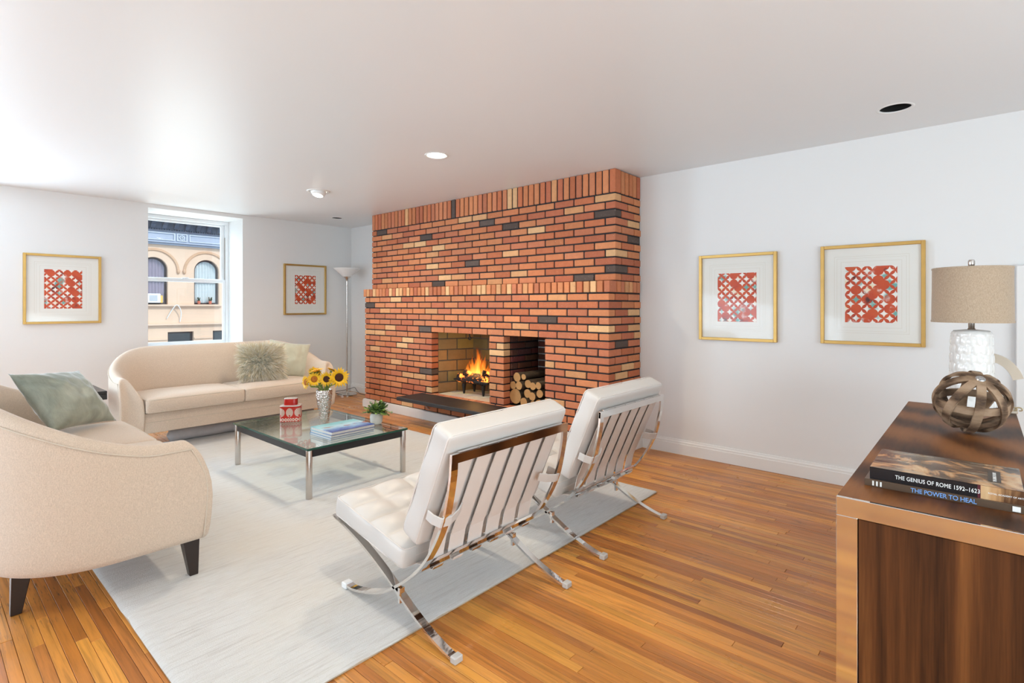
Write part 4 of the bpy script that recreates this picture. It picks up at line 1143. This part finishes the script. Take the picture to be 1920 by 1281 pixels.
def book(label, loc, rz, w_, d_, h_, cover, pages='paper', group=None, spine='-x', ct_=.0022, lip=.003):
    """w_ along local x, d_ along local y; spine on the given side"""
    t = thing('book', label, 'book', loc, rz, group); a, b = w_/2, d_/2
    mb = MB(); mb.cbox((-a,-b,0),(a,b,ct_),.0006); mb.cbox((-a,-b,h_-ct_),(a,b,h_),.0006)
    if spine == '-x': mb.cbox((-a,-b,ct_),(-a+ct_,b,h_-ct_),.0006); pg = ((-a+ct_,-b+lip,ct_),(a-lip,b-lip,h_-ct_))
    elif spine == 'y': mb.cbox((-a,b-ct_,ct_),(a,b,h_-ct_),.0006); pg = ((-a+lip,-b+lip,ct_),(a-lip,b-ct_,h_-ct_))
    else: mb.cbox((-a,-b,ct_),(a,-b+ct_,h_-ct_),.0006); pg = ((-a+lip,-b+ct_,ct_),(a-lip,b-lip,h_-ct_))
    mb.build('cover', cover, t); MB().box(*pg).build('pages', pages, t)
    return t
BX, BY = 2.085, 3.475
book('pale blue book at the bottom of the stack on the glass table', (BX-.004,BY+.006,TZ), .02, .352, .277, .014, 'steel_blue', group='books stacked on the glass table', spine='y')
book('second book from the bottom of the stack on the glass table', (BX-.002,BY+.002,TZ+.014), .015, .352, .277, .018, 'steel_blue', group='books stacked on the glass table', spine='y')
t = book('book with a blue sea cover on top of the glass table stack', (BX,BY,TZ+.032), .02, .352, .277, .022, 'sea', group='books stacked on the glass table', spine='y')
def text(body, size, loc, rot, mat, parent, name='lettering', ext=.0003, sx=1., align='LEFT', space=1.):
    cu = bpy.data.curves.new(name, 'FONT'); cu.body = body; cu.size = size; cu.extrude = ext; cu.offset = size*.008; cu.align_x = align; cu.space_character = space
    o = bpy.data.objects.new(name, cu); COL.objects.link(o)
    me = bpy.data.meshes.new_from_object(o.evaluated_get(bpy.context.evaluated_depsgraph_get())); COL.objects.unlink(o); bpy.data.objects.remove(o)
    me.materials.clear(); me.materials.append(M[mat] if isinstance(mat, str) else mat)
    o = bpy.data.objects.new(name, me); COL.objects.link(o); o.location = loc; o.rotation_euler = rot; o.scale = (sx,1,1); o.parent = parent; return o

# ------------------------------------------------------------------ pavilion lounge chairs
M['cap'] = simple('clear_plastic_cap', (.55,.53,.50), .2)
def make_chair(label, loc, group='white leather lounge chairs'):
    t = thing('lounge_chair', label, 'chair', loc, 0, group)
    bw, bt, X = .032, .011, .337
    back = catmull([(0,y,z) for y, z in [(.015,.735),(.024,.64),(.060,.49),(.118,.375),(.185,.285),(.262,.214),(.345,.155),(.43,.103),(.55,.060),(.655,.035),(.72,.036)]], 5)
    seat = catmull([(0,y,z) for y, z in [(.80,.318),(.70,.290),(.60,.258),(.50,.218),(.41,.176),(.32,.128),(.235,.084),(.15,.048),(.06,.020),(.005,.010)]], 5)
    dz = .018
    for sg in (-1, 1):
        MB().bar([p+Vector((sg*X,0,dz*.0 if p.y > .3 else 0)) for p in back], bw, bt).build('back_rail', 'chrome', t)
        MB().bar([p+Vector((sg*X,0,0)) for p in seat], bw, bt).build('seat_rail', 'chrome', t)
        mb = MB(); mb.cbox((sg*X-.012,.318,.095),(sg*X+.012,.332,.155),.001); mb.build('joint_block', 'chrome', t)
        mb = MB(); mb.cbox((sg*X-.020,-.012,.0),(sg*X+.020,.018,.026),.004); mb.build('foot_cap', 'cap', t)
        mb = MB(); mb.cbox((sg*X-.020,.700,.0185),(sg*X+.020,.735,.045),.004); mb.build('foot_cap', 'plastic', t)
    MB().bar([(-X-bw/2,.015,.722),(X+bw/2,.015,.722)], .034, bt, (0,-.06,.998)).build('top_bar', 'chrome', t)
    MB().bar([(-X,.197,.272),(X,.197,.272)], .030, bt, (0,-.55,.83)).build('cross_bar', 'chrome', t)
    MB().bar([(-X,.232,.243),(X,.232,.243)], .026, bt, (0,-.65,.76)).build('cross_bar', 'chrome', t)
    MB().bar([(-X-bw/2,.795,.314),(X+bw/2,.795,.314)], .034, bt, (0,.97,.25)).build('front_bar', 'chrome', t)
    for k in range(6):
        x = -.265+k*.106
        pts = [(x,.026,.738),(x,.034,.70)]+[(x,.045+(.186-.045)*j/6,.68+(.36-.68)*j/6) for j in range(1,7)]+[(x,.200,.30),(x,.207,.262),(x,.215,.250)]
        MB().bar([Vector(p) for p in pts], .080, .003).build('back_strap', 'strap', t)
        b = MB(); b.bar([(x,.010,.7405),(x,.024,.7415)], .10, .0025); b.build('strap_end', 'chrome', t)
        b = MB(); b.bar([(x,.184,.262),(x,.192,.250),(x,.208,.250)], .05, .003); b.build('strap_end', 'strap' if k % 3 == 1 else 'chrome', t)
        MB().bar([(x,.23,.255),(x,.40,.225),(x,.60,.268),(x,.79,.322)], .056, .003).build('seat_strap', 'strap', t)
    # cushions: local slab, quilted on +z
    def slab(w_, l_, th, nx, ny, amp, seed):
        def fn(p, ax, sd):
            p = p.copy(); u = (p.x/w_+.5)*nx; v = (p.y/l_+.5)*ny
            if p.z > 0:
                edge = min(1, (w_/2-abs(p.x))/.02+.2, (l_/2-abs(p.y))/.02+.2)
                q = (abs(math.sin(PI*u))*abs(math.sin(PI*v)))**.45
                p.z += amp*(q-.62)*edge+.004*noise.noise(Vector((u,v,seed)))
            else: p.z += .003*noise.noise(Vector((u,v,seed+5)))
            p.z *= 1.
            if abs(abs(p.x)-w_/2) < .012 and abs(p.z) < th/2-.01: p.x += .003*math.sin(PI*v*1.)*(1 if p.x > 0 else -1)
            return p
        return rbox(w_/2, l_/2, th/2, .022, nx*9, ny*9, 3, fn)
    ub = Vector((0,-.193,.448)).normalized(); nb = Vector((0,.448,.193)).normalized()     # back cushion: length and front normal
    c = Vector((0,.204,.352))+ub*.246+nb*.0535
    q = Matrix(((1,0,0),(0,ub.y,nb.y),(0,ub.z,nb.z))).transposed() if 0 else Matrix((( -1,0,0),(0,ub.y,nb.y),(0,ub.z,nb.z)))
    bc = slab(.722,.492,.105,4,4,.026,1).build('back_cushion', 'leather', t, c, q.to_euler(), smooth=True, merge=True)
    us_ = Vector((0,.499,.092)).normalized(); ns_ = Vector((0,-.092,.499)).normalized()
    c2 = Vector((0,.292,.232))+us_*.2555+ns_*.051
    q2 = Matrix(((1,0,0),(0,us_.y,ns_.y),(0,us_.z,ns_.z)))
    sc_ = slab(.722,.513,.098,4,4,.026,2).build('seat_cushion', 'leather', t, c2, q2.to_euler(), smooth=True, merge=True)
    for ob, (w_, l_, th) in ((bc,(.722,.492,.105)),(sc_,(.722,.513,.098))):
        mb = MB()
        for zz in (-th/2+.010, th/2-.010):
            r = .02; x, y = w_/2-.0035, l_/2-.0035
            pts = [(x-r,y,zz),(x,y-r,zz),(x,-y+r,zz),(x-r,-y,zz),(-x+r,-y,zz),(-x,-y+r,zz),(-x,y-r,zz),(-x+r,y,zz)]
            mb.tube([pts[0],(x-r*.3,y-r*.3,zz),pts[1],pts[2],(x-r*.3,-y+r*.3,zz),pts[3],pts[4],(-x+r*.3,-y+r*.3,zz),pts[5],pts[6],(-x+r*.3,y-r*.3,zz),pts[7]], .0022, 6, closed=True)
        mb.build('seam', 'strap', ob, smooth=True)
    # zip with pull on the rear face of the seat cushion, tie loops on the back
    mb = MB().box((-.30,.2475-.006+.040,.278),(.30,.289,.286)); mb.build('zip', 'strap', t)
    mb = MB(); mb.cbox((-.03,.262,.245),(-.018,.270,.285),.002); mb.build('zip_pull', 'zip', t)
    for sg in (-1, 1):
        mb = MB(); pts = [(sg*.362,.135,.500),(sg*.366,.10,.492),(sg*.358,.062,.485),(sg*.32,.052,.487),(sg*.275,.066,.494),(sg*.235,.086,.505)]
        mb.bar(pts, .040, .006, (0,-.33,.94)); mb.build('tie_loop', 'leather', t, bevel=.002)
    return t
make_chair('white quilted leather lounge chair nearer the viewer, seen from behind', (1.628,1.40,0))
make_chair('white quilted leather lounge chair on the right, beside the brick wall', (2.645,1.42,0))

# ------------------------------------------------------------------ side table and floor lamp
st_ = thing('side_table', 'black square side table in the corner between the two sofas', 'side table', (.815,5.585,0))
MB().cbox((-.25,-.255,.555),(.25,.255,.58),.003).build('tabletop', 'black_wood', st_)
mb = MB()
for p, q in (((-.25,-.255,.51),(.25,-.23,.555)), ((-.25,.23,.51),(.25,.255,.555)), ((-.25,-.23,.51),(-.225,.23,.555)), ((.225,-.23,.51),(.25,.23,.555))): mb.cbox(p, q, .002)
mb.build('apron', 'black_wood', st_)
MB().cbox((-.04,-.04,.03),(.04,.04,.53),.004).build('pedestal', 'black_wood', st_)
MB().cbox((-.18,-.18,0),(.18,.18,.03),.004).build('base', 'black_wood', st_)
M['frosted'] = simple('frosted_shade', (.86,.86,.85), .35, Subsurface_Weight=.0)
lx, ly = 4.11, 6.75
fl_ = thing('floor_lamp', 'brushed steel torchiere floor lamp with white bowl shade in the corner', 'floor lamp', (lx,ly,0))
MB().lathe([(.138,0),(.138,.022),(.128,.032),(.06,.040),(.030,.052),(.014,.060)], n=40).build('base', 'steel', fl_, autos=35)
MB().lathe([(.0125,.055),(.0125,1.62),(.016,1.64),(.030,1.665),(.052,1.685),(.050,1.688)], n=20).build('pole', 'steel', fl_, autos=35)
MB().lathe([(.045,1.684),(.060,1.692),(.11,1.738),(.155,1.775),(.185,1.800),(.187,1.806),(.182,1.804),(.15,1.779),(.10,1.738),(.05,1.70),(0,1.695)], n=40, closed=True).build('shade', 'frosted', fl_, smooth=True)
pts = catmull([(.0,-.145,.012),(-.12,-.11,.03),(-.165,0,.05),(-.10,.13,.055),(.03,.165,.05),(.12,.12,.07),(.155,.05,.09),(.16,.0,.05),(.165,-.10,.012),(.21,-.30,.006),(.235,-.75,.006),(.24,-.88,.006)], 6)
MB().tube(pts, .004, 6).build('cord', 'cable', fl_, smooth=True)

# ------------------------------------------------------------------ console with chrome edging
CX0, CX1, CY0, CY1, CZ = 1.645, 3.54, -.125, .292, .76
cs = thing('console_cabinet', 'walnut console with polished chrome edge frame at the right edge', 'cabinet', ((CX0+CX1)/2,(CY0+CY1)/2,0))
OC = (-(CX0+CX1)/2, -(CY0+CY1)/2, 0); cw = .0485
mb = MB()
mb.cbox((CX0,CY0,CZ-cw),(CX0+.012,CY1,CZ+.0005),.0012); mb.cbox((CX0,CY0,0),(CX0+.012,CY0+cw,CZ-cw),.001); mb.cbox((CX0,CY1-cw,0),(CX0+.012,CY1,CZ-cw),.001); mb.cbox((CX0,CY0+cw,0),(CX0+.012,CY1-cw,.05),.001)
mb.cbox((CX0+.012,CY1-.002,CZ-.012),(CX1,CY1+.0005,CZ+.0005),.0005) if 0 else None
mb.build('chrome_frame', 'chrome', cs, OC)
MB().box((CX0+.009,CY0+cw-.002,.05),(CX0+.0125,CY1-cw+.002,CZ-cw+.002)).build('frame_reveal', 'dark', cs, OC)
MB().cbox((CX0+.004,CY0+cw+.002,.052),(CX0+.03,CY1-cw-.002,CZ-cw-.002),.001).build('side_panel', 'walnut_v', cs, OC)
MB().cbox((CX0+.0125,CY0,CZ-.03),(CX1,CY1,CZ),.001).build('worktop', 'walnut_t', cs, OC)
MB().box((CX0+.0125,CY0+.005,.0),(CX1-.003,CY1-.006,CZ-.0305)).build('carcass', 'walnut_v', cs, OC)
for i in range(3):
    x0 = CX0+.05+i*.615; d_ = MB().cbox((x0,CY1-.005,.08),(x0+.60,CY1+.0,CZ-.04),.002).build('door', 'walnut_v', cs, OC)
    MB().cbox((x0+.56,CY1,.42),(x0+.572,CY1+.010,.56),.002).build('handle', 'chrome', d_)
# books on the console
M['black_cover'] = simple('black_cover', (.012,.011,.013), .25); M['taupe'] = simple('taupe_cover', (.115,.075,.050), .32, .2); M['white_ink'] = simple('white_ink', (.80,.80,.78), .5); M['blue_ink'] = simple('blue_ink', (.20,.40,.80), .4); M['plum'] = simple('plum_ink', (.09,.012,.02), .4)
m = NT('painted_cover'); v = m.coord('Object', (9,7,1), (0,0,.4)); n1 = m.noise(v, .9, 4, .55, 1.4); n2 = m.noise(m.coord('Object', (30,8,1), (0,0,.9)), 1.1, 4, .6, .6)
c1 = m.ramp(n1, [(.38, (.018,.010,.008)), (.48, (.10,.045,.022)), (.55, (.50,.27,.12)), (.66, (.66,.46,.26)), (.75, (.20,.09,.04))])
m.P(Base_Color=m.mix(m.math('MULTIPLY', m.ramp(n2, [(.52, 0), (.66, 1)]), .55), c1, (.38,.33,.24)), Roughness=.2); M['painting'] = m.m
R90 = (PI/2, 0, -PI/2)
g = 'books on the console'
b1 = book('flat taupe book with blue lettering at the bottom on the console', (1.925,.082,CZ), 0, .245, .335, .019, 'taupe', group=g)
text('THE POWER TO HEAL', .0165, (-.1232,.062,.0042), R90, 'blue_ink', b1, sx=.86, space=.95)
for k in range(3): MB().box((-.1235,.145-k*.009,.003),(-.1225,.149-k*.009,.016)).build('spine_mark', 'white_ink', b1)
MB().box((-.1235,-.155,.003),(-.1225,-.140,.016)).build('spine_mark', 'white_ink', b1)
b2 = book('thick black art book with white lettering on top of the console books', (1.935,.079,CZ+.019), 0, .25, .318, .034, 'black_cover', group=g)
mb = MB().box((-.1245,-.158,.034),(.1245,.158,.0345)); mb.build('cover_picture', 'painting', b2)
text('THE GENIUS OF ROME 1592\u20131623', .0150, (-.1257,.100,.0115), R90, 'white_ink', b2, sx=.76, space=1.05)
text('ROYAL ACADEMY OF ARTS', .0055, (-.1257,-.092,.015), R90, 'white_ink', b2, sx=1.)
mb = MB(); mb.box((-.1256,-.158,.0),(-.1248,-.078,.0335)); mb.build('spine_picture', 'painting', b2)
mb = MB(); mb.box((-.1254,-.078,.0),(-.1247,-.072,.0335)); mb.build('spine_stripe', 'plum', b2)
MB().box((-.075,-.118,.0345),(.045,-.092,.0349)).build('title_plate', 'black_cover', b2)
text('THE GENIUS OF ROME', .0098, (-.070,-.109,.0349), (0,0,0), 'white_ink', b2, space=1.)

# woven wooden orb
random.seed(4)
ob = thing('wooden_orb', 'weathered wooden band orb with metal rivet on the console', 'ornament', (2.815,.03,CZ))
R = .125; bw = .029; bt = .0115
tilt = Matrix.Rotation(math.radians(34), 3, R_) @ Matrix.Rotation(-.18, 3, F_) @ Matrix.Rotation(.25, 3, 'Z')
def band(ax, rad, w_, t_, squash=1.):
    ax = (tilt @ Vector(ax)).normalized(); u = ax.orthogonal().normalized(); v2 = ax.cross(u); mb = MB(); n = 56; vs = []
    for k in range(n):
        a = 2*PI*k/n; d = u*math.cos(a)+v2*math.sin(a)
        for x_, y_ in ((-1,-1),(1,-1),(1,1),(-1,1)): vs.append(d*(rad+y_*t_/2)+ax*x_*w_/2)
    mb.add(vs, [(k*4+j, ((k+1)%n)*4+j, ((k+1)%n)*4+(j+1)%4, k*4+(j+1)%4) for k in range(n) for j in range(4)]); mb.recalc = True
    return mb
zl = R+.002
for k in range(4):
    a = PI*k/4; band((math.cos(a),math.sin(a),.0), R-.0065-.0004*k, bw, bt).build('band', 'old_wood', ob, (0,0,zl), bevel=.0008)
for a, tl in ((.3,1.15),(2.2,1.2)):
    band((math.cos(a)*math.cos(tl),math.sin(a)*math.cos(tl),math.sin(tl)), R-.013, bw, bt).build('band', 'old_wood', ob, (0,0,zl), bevel=.0008)
pole = (tilt @ Vector((0,0,1))).normalized()
mb = MB().lathe([(.0,.006),(.004,.006),(.005,.003),(.013,.003),(.016,0),(.016,-.002),(0,-.002)], n=24, closed=True)
for sg in (1,-1):
    q = (pole*sg).to_track_quat('Z','Y'); c = mb.build('rivet', 'zip', ob, Vector((0,0,zl))+pole*sg*(R-.001), q.to_euler(), autos=40)

# table lamp
m = NT('white_glaze'); m.P(Base_Color=(.82,.81,.78), Roughness=.08, Coat_Weight=.5); M['glaze'] = m.m
tl_ = thing('table_lamp', 'white honeycomb ceramic table lamp with oatmeal drum shade on the console', 'lamp', (3.40,.035,CZ))
NU_, NV_ = 120, 84
def lampf(u, v):
    a = 2*PI*u; z = v*.385; cols = 16; rows = 9
    rb = .086-.012*v; cy = v*rows
    d = 9
    for rr in (math.floor(cy), math.ceil(cy)):
        o_ = .5 if rr % 2 else 0; cx = u*cols-o_; ddx = (cx-round(cx))*1.0; ddy = (cy-rr)*1.0
        d = min(d, math.hypot(ddx, ddy*.95))
    bump_ = math.sqrt(max(0, 1-(d/.60)**2))
    k = smooth(0,.03,v)*smooth(1,.965,v)
    r = (rb+.0065*bump_*k)*(.93+.07*smooth(0,.02,v))
    return (r*math.cos(a), r*math.sin(a), z+.001)
mb = MB().grid(lampf, NU_, NV_, wrapu=True); mb.lathe([(.073,.385),(.068,.392),(.02,.398),(0,.398)], n=48, closed=True); mb.build('body', 'glaze', tl_, smooth=True)
MB().lathe([(.017,.396),(.015,.400),(.0125,.404),(.0125,.437),(.006,.440),(.004,.70),(.012,.705),(.0135,.712),(.0135,.728),(.010,.734)], n=20).build('neck', 'steel', tl_, autos=40)
MB().lathe([(.1545,.432),(.1535,.436),(.1505,.690),(.1515,.694),(.149,.694),(.148,.690),(.151,.436),(.1515,.432),(.1545,.432)], n=64, closed=True).build('shade', 'shade', tl_, autos=40)
MB().lathe([(.1552,.431),(.1558,.436),(.1550,.441)], n=64, closed=True).build('shade_binding', 'shade', tl_, smooth=True)
MB().lathe([(.1525,.687),(.1532,.692),(.1520,.696),(.1480,.697)], n=64, closed=True).build('shade_binding', 'shade', tl_, smooth=True)
mb = MB()
for k in range(3):
    a = 2*PI*k/3; mb.tube([(0,0,.692),(.150*math.cos(a),.150*math.sin(a),.690)], .0016, 6)
mb.build('harp', 'steel', tl_)

# cream curved ornament with small scroll behind the lamp
M['cream_paint'] = simple('cream_paint', (.60,.52,.42), .5, nscale=10, namt=.1)
M['brass'] = simple('aged_brass', (.52,.43,.27), .35, .8, nscale=30, namt=.2)
co = thing('curved_mirror_frame', 'cream curved frame edge standing behind the ceramic lamp', 'ornament', (3.485,-.03,CZ))
pts = [(0, .11*math.cos(a), .105+.155*math.sin(a)) for a in [PI*(-.12)+PI*1.0*k/30 for k in range(31)]]
mb = MB(); mb.bar([Vector(p) for p in pts], .03, .040, (1,0,0)); mb.cbox((-.03,-.10,0),(.03,.10,.014),.003); mb.cbox((-.008,-.05,.01),(.008,-.035,.10),.002); mb.cbox((-.008,.06,.01),(.008,.075,.10),.002); mb.build('arch', 'cream_paint', co, bevel=.003)
mb = MB()
for k in range(2):
    c0 = Vector((-.03,-.105+.018*k,.022)); mb.tube([c0+Vector((0,math.cos(a)*(.016-.002*a), math.sin(a)*(.012-.0015*a))) for a in [.3*j for j in range(18)]], .003, 6)
mb.build('scroll', 'brass', co, smooth=True)
